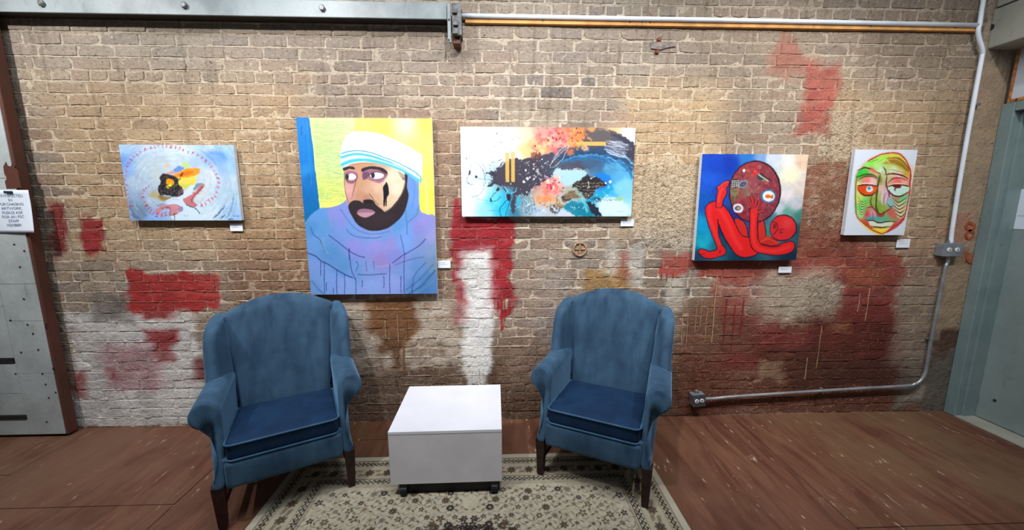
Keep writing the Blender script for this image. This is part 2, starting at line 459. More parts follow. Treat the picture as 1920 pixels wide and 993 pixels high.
M_CONDUIT2 = simple('conduit_galvanised', (168, 170, 174), .35, .6, .1, 10)
M_BATTEN = simple('ochre_batten', (202, 146, 84), .7, 0, .1, 12)
M_STEELBOX = simple('galvanised_box', (150, 156, 164), .4, .5, .08, 14)
M_OUTLETFACE = simple('dark_cover', (74, 78, 86), .45, .2, .1, 20)
M_WHITEPL = simple('white_plastic', (232, 232, 232), .4, 0, .02)
M_SLOT = simple('slot_dark', (46, 46, 50), .6)
M_RDOOR = painted_metal('grey_green_door', (146, 160, 158), (84, 88, 86), .735, .4, (128, 144, 142), 12)
M_RFRAME = painted_metal('grey_green_frame', (132, 150, 150), (172, 178, 176), .74, .4, (112, 132, 134), 9)
M_BEAM = painted_metal('beam_grey', (164, 162, 150), (110, 104, 92), .68, .8, (140, 138, 126), 6)
M_WHITEBOARD = simple('white_board', (206, 212, 220), .6, 0, .03, 4)
M_RAWWOOD = simple('raw_wood_edge', (176, 116, 72), .8, 0, .2, 40)
M_PLASTERWALL = simple('side_wall_plaster', (150, 140, 124), .9, 0, .12, 6, .2)
M_PAPER = simple('paper', (224, 232, 244), .7, 0, .015, 6)
M_INK = simple('grey_ink', (150, 164, 180), .8)
M_TAPE = simple('black_tape', (36, 40, 54), .5)
M_CARD = simple('card_white', (226, 230, 240), .7, 0, .01, 6)
M_CARDINK = simple('card_ink', (176, 184, 196), .8)
M_LAM = simple('white_laminate', (214, 214, 222), .35, 0, .015, 5, spec=.5)
M_LAMEDGE = simple('white_laminate_edge', (206, 202, 206), .45, 0, .02, 8)
M_CASTER = simple('black_caster', (20, 20, 24), .5)
M_CANVASSIDE = simple('canvas_side', (222, 224, 230), .8, 0, .04, 60)
M_SPRAY = simple('orange_spray', (164, 84, 56), .8, 0, .15, 40)
M_RUST = simple('rusty_iron', (120, 62, 46), .8, 0, .3, 60, .3)
M_GREYIRON = simple('grey_iron_plate', (120, 110, 104), .7, .1, .2, 40, .2)
M_IRON = simple('old_iron_ring', (150, 122, 98), .8, 0, .2, 60, .3)

def attr_material(name, rough=.55, bumpscale=240, gain=1.0, spec=.25, fine=.08):
    t = NT(name)
    c = t.attr()
    if gain != 1.0: c = t.mix(1.0, c, (gain, gain, gain, 1), 'MULTIPLY')
    return t.done(c, rough, 0, t.bump(t.noise(t.pos(), bumpscale, 2), fine, .002), spec)
M_ART = attr_material('canvas_paint', .5, 300, .86)
M_RUG = attr_material('rug_pile', .95, 500, .70, .05, .5)

# ------------------------------------------------------------------ brick wall
XL, XR, ZT = -3.05, 3.21, 3.05
wall_back = empty('wall_back', (0, 0, 0))
tag(wall_back, 'old brick wall with red, white and brown paint patches behind the chairs', 'wall', kind='structure')

PIX = lambda a, b: on_y(a, b)
def rectmask(X, Z, r, soft):
    cx, cz, hx, hz = wpx(*r)
    return sstep(soft, -soft, np.maximum(np.abs(X - cx) - hx, np.abs(Z - cz) - hz))

def build_mortar():
    nx = 780
    ph = np.array([-.12, -.075, -.035, 0, .035, .075, .12, .35, .65])
    xs = np.linspace(-3.3, XR, nx); zs = np.concatenate([(i + ph) * .0660 for i in range(int(ZT/.0660) + 1)])
    X, Z = np.meshgrid(xs, zs)
    n1 = vnoise(X*7, Z*7, 3, 3); n2 = vnoise(X*60, Z*75, 5, 3); n3 = vnoise(X*18, Z*40, 9, 2)
    bed = np.exp(-((((Z / .0660 + .5) % 1) - .5) / .055) ** 2) * sstep(.36, .60, vnoise(X*5, Z*30, 13, 3))
    proud = bed * .0046 - .0014 + (n2 - .5) * .0058 + sstep(.55, .80, n3) * .0020 + (n1 - .5) * .0016
    Xw = X + (vnoise(X*9, Z*9, 21, 2) - .5) * .09; Zw = Z + (vnoise(X*9, Z*9, 22, 2) - .5) * .09
    rc = np.maximum.reduce([rectmask(Xw, Zw, (1195, 300, 1310, 460), .07), rectmask(Xw, Zw, (1500, 510, 1565, 600), .07), rectmask(Xw, Zw, (1540, 210, 1595, 470), .08) * .8])
    proud = proud * (1 - rc) + rc * (.006 + (n2 - .5) * .012)
    pl = sstep(3.00, 3.04, Xw + (Z > 1.9) * .02)
    proud = proud * (1 - pl) + pl * (.0085 + (n1 - .5) * .003 + (n2 - .5) * .0015)
    Y = D - proud
    me = grid_mesh('mortar', np.stack([X, Y, Z], -1))
    mc = np.array((176, 160, 140.)) + (np.array((214, 200, 178.)) - np.array((176, 160, 140.))) * sstep(.35, .65, n1)[..., None]
    wall_colors(me, X.ravel(), Z.ravel(), mc.reshape(-1, 3), True)
    o = link('mortar', me, M_MORTAR, wall_back, True)
    # solid back so that the wall has thickness
    MB().box(-4.6, XR + .25, D + .02, D + .25, 0, ZT).build('wall_core', M_PLASTERWALL, wall_back)
build_mortar()

PAL = [(154,136,118),(148,128,110),(162,144,124),(150,132,114),(140,126,114),(152,126,108),(158,142,124),(128,116,108),(146,120,102),(164,148,128),(138,120,106)]
def brick_geo(x0, x1, z0, z1, y):
    """at most 40 triangles: worn face of small facets and a ragged arris running back into the joint"""
    j = lambda s: random.uniform(-s, s)
    nx = 5 if x1 - x0 > .14 else 3
    ins = random.uniform(.002, .0045)
    tx, tz = j(.012), j(.035)
    cx, cz = (x0+x1)/2, (z0+z1)/2
    v = []
    chip = [random.random() < .16 for _ in range(4)]
    for r in range(3):
        for c in range(nx):
            a = x0+ins + (x1-x0-2*ins)*c/(nx-1); b = z0+ins + (z1-z0-2*ins)*r/2
            edge = r in (0, 2) or c in (0, nx-1)
            a += j(.0022); b += j(.0022)
            yy = y + (a-cx)*tx + (b-cz)*tz + j(.0007)
            k = (0 if c == 0 else 1 if c == nx-1 else -1) + (0 if r == 0 else 2 if r == 2 else -9)
            if k >= 0 and chip[k]:
                a += (cx-a)*.10; b += (cz-b)*.25; yy += .002
            v.append((a, yy, b))
    f = [(r*nx+c, r*nx+c+1, (r+1)*nx+c+1, (r+1)*nx+c) for r in range(2) for c in range(nx-1)]
    per = [c for c in range(nx)] + [nx+nx-1, 3*nx-1] + [2*nx+c for c in range(nx-2, -1, -1)] + [nx]
    base = len(v)
    for i in per:
        a, _, b = v[i]
        v.append((a + (ins*1.3 if a > cx else -ins*1.3), D + .014, b + (ins*1.3 if b > cz else -ins*1.3)))
    n = len(per)
    f += [(per[i], base+i, base+(i+1) % n, per[(i+1) % n]) for i in range(n)]
    return v, f

COURSE, JOINT = .0660, .0085
bricks = []
nc = int(ZT / COURSE)
for i in range(nc):
    z0 = i * COURSE + random.uniform(-.001, .001)
    header = (i % 6 == 3)
    ln = .0985 if header else .203
    x = XL - random.uniform(0, ln)
    wob = random.uniform(0, 6)
    while x < 3.04:
        l = ln * random.uniform(.95, 1.05)
        if not header and random.random() < .05: l *= .5
        x1 = min(x + l, 3.05)
        if x1 - x > .03 and x1 > XL:
            dz = .0022 * math.sin(x * 1.7 + wob)
            bricks.append((x, x1, z0 + JOINT/2 + dz, z0 + COURSE - JOINT/2 + dz + random.uniform(-.0015, .0015)))
        x = x1 + JOINT * random.uniform(.7, 1.2)
OCC = [(220,271,453,420),(556,220,820,556),(863,237,1192,410),(1303,288,1512,500),(1583,280,1722,445),(360,556,680,1000),(995,545,1270,1000),(727,724,942,1000),(0,0,868,48),(0,0,60,500),(0,480,130,800)]
scored = []
for b in bricks:
    u0, v1 = project((b[0], D, b[2])); u1, v0 = project((b[1], D, b[3]))
    a = (u1-u0) * (v1-v0)
    if u0 < 0 or u1 > 1830 or v0 < 0: a *= .3
    for o in OCC:
        if u1 > o[0] and u0 < o[2] and v1 > o[1] and v0 < o[3]:
            ov = (min(u1,o[2])-max(u0,o[0])) * (min(v1,o[3])-max(v0,o[1]))
            a -= ov
    scored.append(a)
order = sorted(range(len(bricks)), key=lambda k: -scored[k])
single = set(order[:300])
allv, allf, allb, singles = [], [], [], []
for k, b in enumerate(bricks):
    y = D - random.uniform(.0005, .0032) - (.002 if random.random() < .06 else 0)
    v, f = brick_geo(*b, y)
    base = np.array(random.choice(PAL), float) * random.uniform(.94, 1.06)
    if random.random() < .035: base = np.array((108, 100, 98)) * random.uniform(.85, 1.1)
    if k in single: singles.append((v, f, base))
    else:
        o = len(allv)
        allv += v; allf += [tuple(o+i for i in q) for q in f]; allb += [base] * len(v)
for (v, f, base) in singles:
    me = bpy.data.meshes.new('brick'); me.from_pydata(v, [], f)
    A = np.array(v); wall_colors(me, A[:, 0], A[:, 2], np.tile(base, (len(v), 1)))
    link('brick', me, M_BRICK, wall_back)
me = bpy.data.meshes.new('brickwork'); me.from_pydata(allv, [], allf)
A = np.array(allv); wall_colors(me, A[:, 0], A[:, 2], np.array(allb))
tag(link('brickwork', me, M_BRICK, wall_back), kind='stuff')

# spray-painted figures on the plaster strip beside the door frame
def ribbon(pts, w, y):
    P = np.asarray(pts, float); mb = MB(); L, R = [], []
    for i in range(len(P)):
        t = P[min(i+1, len(P)-1)] - P[max(i-1, 0)]; t /= np.linalg.norm(t)
        nrm = np.array([-t[1], t[0]]) * w / 2
        a, b = P[i] + nrm, P[i] - nrm
        L.append((a[0], y, a[1])); R.append((b[0], y, b[1]))
    n = len(P)
    return mb.add(L + R + [(q[0], y+.004, q[2]) for q in L + R],
                  [(i, i+1, n+i+1, n+i) for i in range(n-1)] + [(2*n+i, 2*n+i+1, i+1, i) for i in range(n-1)] + [(n+i, n+i+1, 3*n+i+1, 3*n+i) for i in range(n-1)])
def wp(px, py): q = on_y(px, py); return (q[0], q[2])
eight = smooth_pts([wp(1814,432),wp(1808,425),wp(1812,418),wp(1821,420),wp(1822,427),wp(1814,432),wp(1808,438),wp(1809,445),wp(1816,446),wp(1821,440),wp(1819,434),wp(1814,432)], False, 5)
ribbon(eight, .017, D - .0125).build('sprayed_numeral_eight', M_SPRAY, wall_back)
four = smooth_pts([wp(1811,474),wp(1810,484),wp(1814,490),wp(1820,489),wp(1823,478),wp(1823,492)], False, 5)
ribbon(four, .020, D - .0125).build('sprayed_numeral_four', M_SPRAY, wall_back)

M_DRIP = {'cream': simple('cream_paint_drip', (178, 148, 116), .6), 'red': simple('red_paint_drip', (172, 34, 44), .5), 'white': simple('white_paint_drip', (220, 214, 208), .6), 'brown': simple('brown_paint_drip', (122, 80, 50), .6), 'darkred': simple('dark_red_paint_drip', (132, 44, 40), .6)}
for (c, x, y0, y1, w) in (('cream',1344,516,642,.006),('cream',1282,560,640,.004),('cream',1306,570,625,.003),('cream',1316,560,612,.003),('cream',1326,575,640,.0035),('cream',1290,585,655,.003),('cream',1630,540,600,.005),('cream',1612,548,585,.004),('cream',1513,670,710,.005),('cream',1540,610,690,.003),
                          ('red',940,556,618,.010),('red',933,556,585,.005),('red',946,556,600,.006),('red',927,556,574,.004),('red',955,556,588,.004),('white',884,690,726,.005),('white',892,695,731,.004),('white',898,690,722,.006),('white',905,690,728,.004),('white',879,690,712,.004),
                          ('brown',756,640,700,.012),('brown',746,640,668,.007),('brown',762,600,640,.006),('cream',722,600,632,.006),('cream',745,590,640,.005),('cream',705,620,645,.004),('darkred',1362,560,640,.005),('darkred',1378,570,655,.004),('darkred',1394,560,630,.005),('darkred',1240,512,524,.004),('darkred',1250,512,526,.004),('darkred',1262,512,521,.003)):
    a_, b_ = on_y(x, y0), on_y(x, y1)
    n_ = 8
    pts_ = [(a_[0] + random.uniform(-.0015, .0015), a_[2] + (b_[2]-a_[2])*k/n_) for k in range(n_+1)]
    ribbon(pts_, w * (.6 if c == 'cream' else .9) * random.uniform(.9, 1.1), D - .0068).build('paint_drip', M_DRIP[c], wall_back)

# ------------------------------------------------------------------ floor of plywood panels
floor = empty('floor')
tag(floor, 'worn red-brown stained plywood floor', 'floor', kind='structure')
MB().box(-4.6, 3.6, -1.6, D + .05, -.06, -.006).build('subfloor', M_GAP, floor)
seams_x = [-4.6, -3.79, -2.70, -1.62, -.53, .56, 1.64, 2.73, 3.6]
cuts = [[.9], [1.95, .2], [1.708, .1], [2.2, .9], [1.1], [2.3, .6], [1.455, .2], [1.0]]
for i in range(len(seams_x) - 1):
    ys = [D + .03] + cuts[i] + [-1.6]
    for k in range(len(ys) - 1):
        g = .0018
        dz = random.uniform(-.0012, 0)
        MB().box(seams_x[i]+g, seams_x[i+1]-g, ys[k+1]+g, ys[k]-g, -.006, dz).build('floor_panel', M_FLOOR, floor, bevel=.0012, segs=1)

# ------------------------------------------------------------------ right side: side wall, door, frame, beam
XD = 3.335
wall_right = empty('wall_right')
tag(wall_right, 'plastered side wall around the grey-green door', 'wall', kind='structure')
MB().box(XR, XR + .25, -1.6, 1.20, 0, ZT).build('wall_face', M_PLASTERWALL, wall_right)
MB().box(XR + .001, XR + .25, 1.20, D, 2.44, ZT).build('wall_head', M_PLASTERWALL, wall_right)

door_r = empty('door_2')
tag(door_r, 'grey-green steel door in a matching frame at the right', 'door', kind='structure')
MB().box(XD, XD + .045, 1.33, 2.325, .012, 2.035).build('door_leaf', M_RDOOR, door_r, bevel=.003)
MB().box(XR - .012, XD + .06, 2.325, D - .010, 0, 2.10).build('frame_jamb', M_RFRAME, door_r, bevel=.004)
MB().box(XR + .035, XD, 2.312, 2.326, 0, 2.04).build('frame_stop', M_RFRAME, door_r, bevel=.002)
MB().box(XR - .012, XD + .06, 1.22, 1.325, 0, 2.10).build('frame_jamb', M_RFRAME, door_r, bevel=.004)
MB().box(XR - .012, XD + .06, 1.325, 2.325, 2.045, 2.10).build('frame_head', M_RFRAME, door_r, bevel=.004)
for (yy, zz) in ((1.95, .14), (2.23, .17)):
    MB().cyl((XD - .004, yy, zz), (XD + .01, yy, zz), .009, 10).build('rivet', M_SLOT, door_r)
trim_th = MB().box(XR - .01, XD + .05, 1.325, 2.325, -.003, .008).build('trim_1', M_BEAM, None, bevel=.003)
tag(trim_th, 'pale worn threshold strip under the grey-green door', 'threshold', kind='structure')
panel = empty('trim_2')
tag(panel, 'white board with raw wood edging above the grey-green door', 'panel', kind='structure')
MB().box(XR + .004, XR + .016, 1.22, 2.362, 2.125, 2.42).build('board', M_WHITEBOARD, panel)
MB().box(XR - .004, XR + .02, 2.362, 2.376, 2.10, 2.43).build('edging', M_RAWWOOD, panel, bevel=.003)
MB().box(XR - .004, XR + .02, 1.22, 2.362, 2.102, 2.124).build('edging', M_RAWWOOD, panel, bevel=.003)
for yy in (2.33, 2.2, 2.05):
    MB().cyl((XR - .008, yy, 2.113), (XR, yy, 2.113), .005, 8).build('nail', M_SLOT, panel)
beam = empty('trim_3')
tag(beam, 'grey timber beam running forward from the upper right corner', 'beam', kind='structure')
bb = MB()
prof = [(3.035, 2.425), (3.26, 2.415), (3.26, 2.66), (3.035, 2.65)]
rings = []
for y in np.linspace(-1.0, D - .004, 24):
    rings.append([(a + random.uniform(-.002, .002), y, b + random.uniform(-.0025, .0025)) for a, b in prof])
bb.loft(rings).build('beam', M_BEAM, beam, bevel=.006)
MB().box(3.05, 3.27, -1.0, D - .004, 2.662, ZT).build('upper_board', M_BEAM, beam, bevel=.004)
q = on_x(1857, 52, 3.035)
MB().cyl((3.031, q[1], q[2]), (3.045, q[1], q[2]), .02, 14).build('bolt_hole', M_SLOT, beam)

# ------------------------------------------------------------------ left: tin-clad sliding fire door on a rail
YF, YB = 2.300, 2.362
door_l = empty('door_1')
tag(door_l, 'tin-clad grey sliding fire door with brown edge at the left', 'door', kind='structure')
XE = float(on_y(88, 496, YB)[0])
MB().box(-4.3, XE, YF + .002, YB, .012, 2.50).build('door_core', M_CORE, door_l, bevel=.006)
xe = XE - .012
xcol = [xe, -3.0, -3.32, -3.75, -4.29]
rows_a = [.02, .43, .77, 1.00, 1.30, 1.62, 2.05, 2.49]
rows_b = [.02, .125, .155, .30, .50, .535, .86, 1.135, 1.22, 1.60, 2.0, 2.49]
for c in range(4):
    rws = rows_a if c == 0 else rows_b
    for k in range(len(rws) - 1):
        h = rws[k+1] - rws[k]
        dark = (c > 0 and h < .04)
        g = .0012
        MB().box(xcol[c+1]+g, xcol[c]-g, YF - (.006 if dark else .002) - random.uniform(0, .0015), YF + .004, rws[k]+g, rws[k+1]-g).build('tin_strip' if dark else 'tin_sheet', M_TINDARK if dark else M_TIN, door_l, bevel=.001, segs=1)
for (px, py) in ((27,458),(38,500),(45,560),(52,608),(72,655),(80,700),(86,720),(92,745),(62,625),(100,690),(105,735),(40,660),(20,600),(46,470),(30,700),(88,790)):
    w = on_y(px, py, YF - .003)
    MB().cyl((w[0], YF - .006, w[2]), (w[0], YF, w[2]), .005, 8).build('nail_head', M_SLOT, door_l)

chip = [(6,312),(11,303),(14,310),(20,312),(24,303),(29,306),(27,314),(33,318),(36,334),(40,352),(12,353),(9,340),(13,334),(8,326)]
MB().loft([[tuple(on_y(a, b, YF - .0052)) for a, b in chip], [tuple(on_y(a, b, YF - .0035)) for a, b in chip]]).build('bare_patch', M_CORE, door_l)
rail = empty('door_rail', (0, 0, 0))
tag(rail, 'grey painted steel door rail bolted along the top left of the brick wall', 'rail')
ry0, ry1 = D - .085, D - .006
za, zb = float(on_y(480, 30, ry0)[2]), float(on_y(480, -2, ry0)[2])
xr_end = float(on_y(838, 20, ry0)[0])
MB().box(-4.4, xr_end, ry0, ry0 + .010, za, zb).build('face_plate', M_RAIL, rail, bevel=.003)
MB().box(-4.4, xr_end, ry0 + .010, ry1, za + .004, za + .014).build('bottom_flange', M_TINDARK, rail)
MB().box(-4.4, xr_end, ry0 + .010, ry1, zb - .012, zb).build('top_flange', M_RAIL, rail)
MB().box(-4.4, xr_end, ry1 - .012, ry1 + .004, za + .014, zb - .012).build('back_plate', M_TINDARK, rail)
for (px, py) in ((80, 7), (347, 11), (605, 16)):
    w = on_y(px, py, ry0)
    b = MB(); r = .017
    b.loft([[(w[0]+rr*math.cos(a), yy, w[2]+rr*math.sin(a)) for a in np.linspace(0, 2*math.pi, 6, endpoint=False)] for yy, rr in ((ry0, r), (ry0-.012, r), (ry0-.016, r*.7))])
    b.build('bolt', M_BOLT, rail)
brk = empty('rail_bracket')
tag(brk, 'dark steel end bracket with square bolts where the rail meets the thin pipe', 'bracket')
def yb(px0, py0, px1, py1, y0, y1):
    a = on_y(px0, py0, y0); b = on_y(px1, py1, y0)
    return MB().box(a[0], b[0], y0, y1, b[2], a[2])
yb(847, 6, 866, 66, D - .115, D - .095).build('plate', M_BRACKET, brk, bevel=.003)
yb(838, 5, 846, 79, D - .105, D - .088).build('strap', M_RAIL, brk, bevel=.002)
yb(848, 60, 863, 82, D - .088, D - .01).build('hanger_block', M_CORE, brk, bevel=.004)
yb(849, 6, 865, 62, D - .095, D - .004).build('backing', M_BRACKET, brk)
for (px, py) in ((852, 19), (854, 42), (853, 58)):
    yb(px-5, py-5, px+5, py+5, D - .130, D - .113).build('square_bolt', M_BRACKET, brk, bevel=.003)
for (px, py) in ((842, 37), (842, 75)):
    w = on_y(px, py, D - .105); MB().cyl((w[0], D-.108, w[2]), (w[0], D-.1, w[2]), .006, 8).build('rivet', M_SLOT, brk)

# ------------------------------------------------------------------ pipes, batten, outlets
def wpt(px, py, off): q = on_y(px, py, D - off); return (q[0], q[1], q[2])
pipe = empty('electrical_conduit')
tag(pipe, 'straight silver conduit along the top of the wall beside the rail bracket', 'conduit')
MB().tube([wpt(866, 29.5, .03), wpt(1440, 39.5, .03), wpt(1838, 47.5, .03)], .0125, 12).build('pipe', M_CONDUIT, pipe, True)
bat = empty('wood_batten')
tag(bat, 'thin ochre wooden batten under the silver conduit', 'batten')
a, b = wpt(872, 37, .022), wpt(1836, 55, .022)
zt = (a[2] + b[2]) / 2
for s in range(3):
    x0 = a[0] + (b[0]-a[0])*s/3; x1 = a[0] + (b[0]-a[0])*(s+1)/3
    MB().box(x0+.0008, x1-.0008, D-.024, D-.002, zt-.014, zt+.014).build('strip', M_BATTEN, bat, bevel=.0015)
for f in (.145, .31, .348, .78, .95):
    xq = a[0] + (b[0]-a[0])*f; MB().cyl((xq, D-.026, zt+.004), (xq, D-.022, zt+.004), .0045, 8).build('screw', M_SLOT, bat)

pipe2 = empty('electrical_conduit')
tag(pipe2, 'bent silver conduit running down beside the door frame and along the wall foot', 'conduit')
o1, o2 = .03, .030
run1 = [wpt(1845, -40, o1), wpt(1844, -2, o1), wpt(1840.5, 20, o1), wpt(1837, 44, .034), wpt(1834, 58, .036), wpt(1836, 74, .036), wpt(1841, 90, .034), wpt(1842, 100, .03), wpt(1840, 112, o2), wpt(1815, 248, o2), wpt(1796, 360, o2), wpt(1786, 425, o2), wpt(1784, 440, .03), wpt(1783, 456, .034)]
MB().tube(smooth_pts(run1, False, 4), .0115, 12).build('upper_pipe', M_CONDUIT, pipe2, True)
run2 = [wpt(1778, 478, .034), wpt(1776, 492, .028), wpt(1772, 505, o2), wpt(1759, 570, o2), wpt(1745, 640, o2), wpt(1738, 682, o2), wpt(1734, 700, o2), wpt(1726, 713, o2), wpt(1714, 720, o2), wpt(1698, 723, o2), wpt(1600, 728.5, o2), wpt(1450, 738, o2), wpt(1370, 743.5, o2), wpt(1340, 746.5, .03), wpt(1318, 747.5, .036)]
MB().tube(smooth_pts(run2, False, 4), .0105, 12).build('lower_pipe', M_CONDUIT2, pipe2, True)
for px, py, vert in ((1826, 196, 1), (1744, 635, 1), (1540, 732, 0)):
    w = wpt(px, py, .02)
    if vert: MB().box(w[0]-.016, w[0]+.028, D-.036, D-.006, w[2]-.007, w[2]+.007).build('pipe_strap', M_BOLT, pipe2, bevel=.002)
    else: MB().box(w[0]-.007, w[0]+.007, D-.036, D-.004, w[2]-.015, w[2]+.020).build('pipe_strap', M_BOLT, pipe2, bevel=.002)

def outlet(px0, py0, px1, py1, depth, label, facemat, tilt):
    a = on_y(px0, py0, D - depth); b = on_y(px1, py1, D - depth)
    cx, cz = (a[0]+b[0])/2, (a[2]+b[2])/2; w, h = (b[0]-a[0]), (a[2]-b[2])
    e = empty('outlet_box', (cx, D - depth, cz)); e.rotation_euler = (0, tilt, 0)
    MB().box(-w/2, w/2, 0, depth - .003, -h/2, h/2).build('box', M_STEELBOX, e, bevel=.004)
    MB().box(-w/2-.002, w/2+.002, -.005, 0, -h/2-.002, h/2+.002).build('cover', facemat, e, bevel=.003)
    for s in (-1, 1):
        r = MB(); rr = min(w, h) * .17
        r.cyl((s*w*.21, -.004, 0), (s*w*.21, -.010, 0), rr, 18)
        ro = r.build('receptacle', M_WHITEPL, e, bevel=.001)
        for dz in (-rr*.36, rr*.36):
            MB().box(s*w*.21-rr*.5, s*w*.21+rr*.5, -.0115, -.009, dz-rr*.12, dz+rr*.12).build('slot', M_SLOT, ro)
    MB().cyl((0, -.004, 0), (0, -.008, 0), .004, 8).build('screw', M_BOLT, e)
    MB().cyl((0, depth*.5, h/2-.004), (0, depth*.5, h/2+.018), .014, 12).build('connector', M_BOLT, e)
    tag(e, label, 'outlet')
    return e
outlet(1770, 456, 1801, 480, .05, 'galvanised outlet box on the tall conduit beside the door frame', M_STEELBOX, 0.0)
outlet(1300, 740, 1321, 761, .055, 'dark double outlet box low on the wall at the conduit end', M_OUTLETFACE, -0.10)

# small iron fittings let into the wall
plate = empty('iron_plate', (0, 0, 0))
tag(plate, 'grey iron tie plate with two rusty bolts high on the brick wall', 'plate')
mb = MB()
ol = [wpt(1220, 80, .01), wpt(1236, 78, .01), wpt(1252, 82, .01), wpt(1267, 84, .01), wpt(1267, 87, .01), wpt(1252, 89, .01), wpt(1240, 93, .01), wpt(1221, 91, .01)]
mb.loft([[(p[0], D-.004, p[2]) for p in ol], [(p[0], D-.011, p[2]) for p in ol]])
mb.build('plate', M_GREYIRON, plate, bevel=.001)
for px, py in ((1236, 74), (1232, 97)):
    w = wpt(px, py, .01); MB().cyl((w[0], D-.002, w[2]), (w[0], D-.018, w[2]), .014, 9, .010).build('bolt', M_RUST, plate)
ring = empty('iron_anchor')
tag(ring, 'round iron anchor disc with a cross set in the wall under the abstract canvas', 'anchor')
w = wpt(1087, 467, .008)
MB().tube([(w[0]+.042*math.cos(a), D-.010, w[2]+.042*math.sin(a)) for a in np.linspace(0, 2*math.pi, 20, endpoint=False)], .007, 6, True).build('rim', M_IRON, ring, True)
MB().box(w[0]-.004, w[0]+.006, D-.014, D-.003, w[2]-.036, w[2]+.036).box(w[0]-.034, w[0]+.036, D-.0135, D-.003, w[2]-.004, w[2]+.006).build('cross', M_IRON, ring, bevel=.002)
MB().cyl((w[0], D-.002, w[2]), (w[0], D-.0075, w[2]), .041, 20).build('disc', M_IRON, ring)

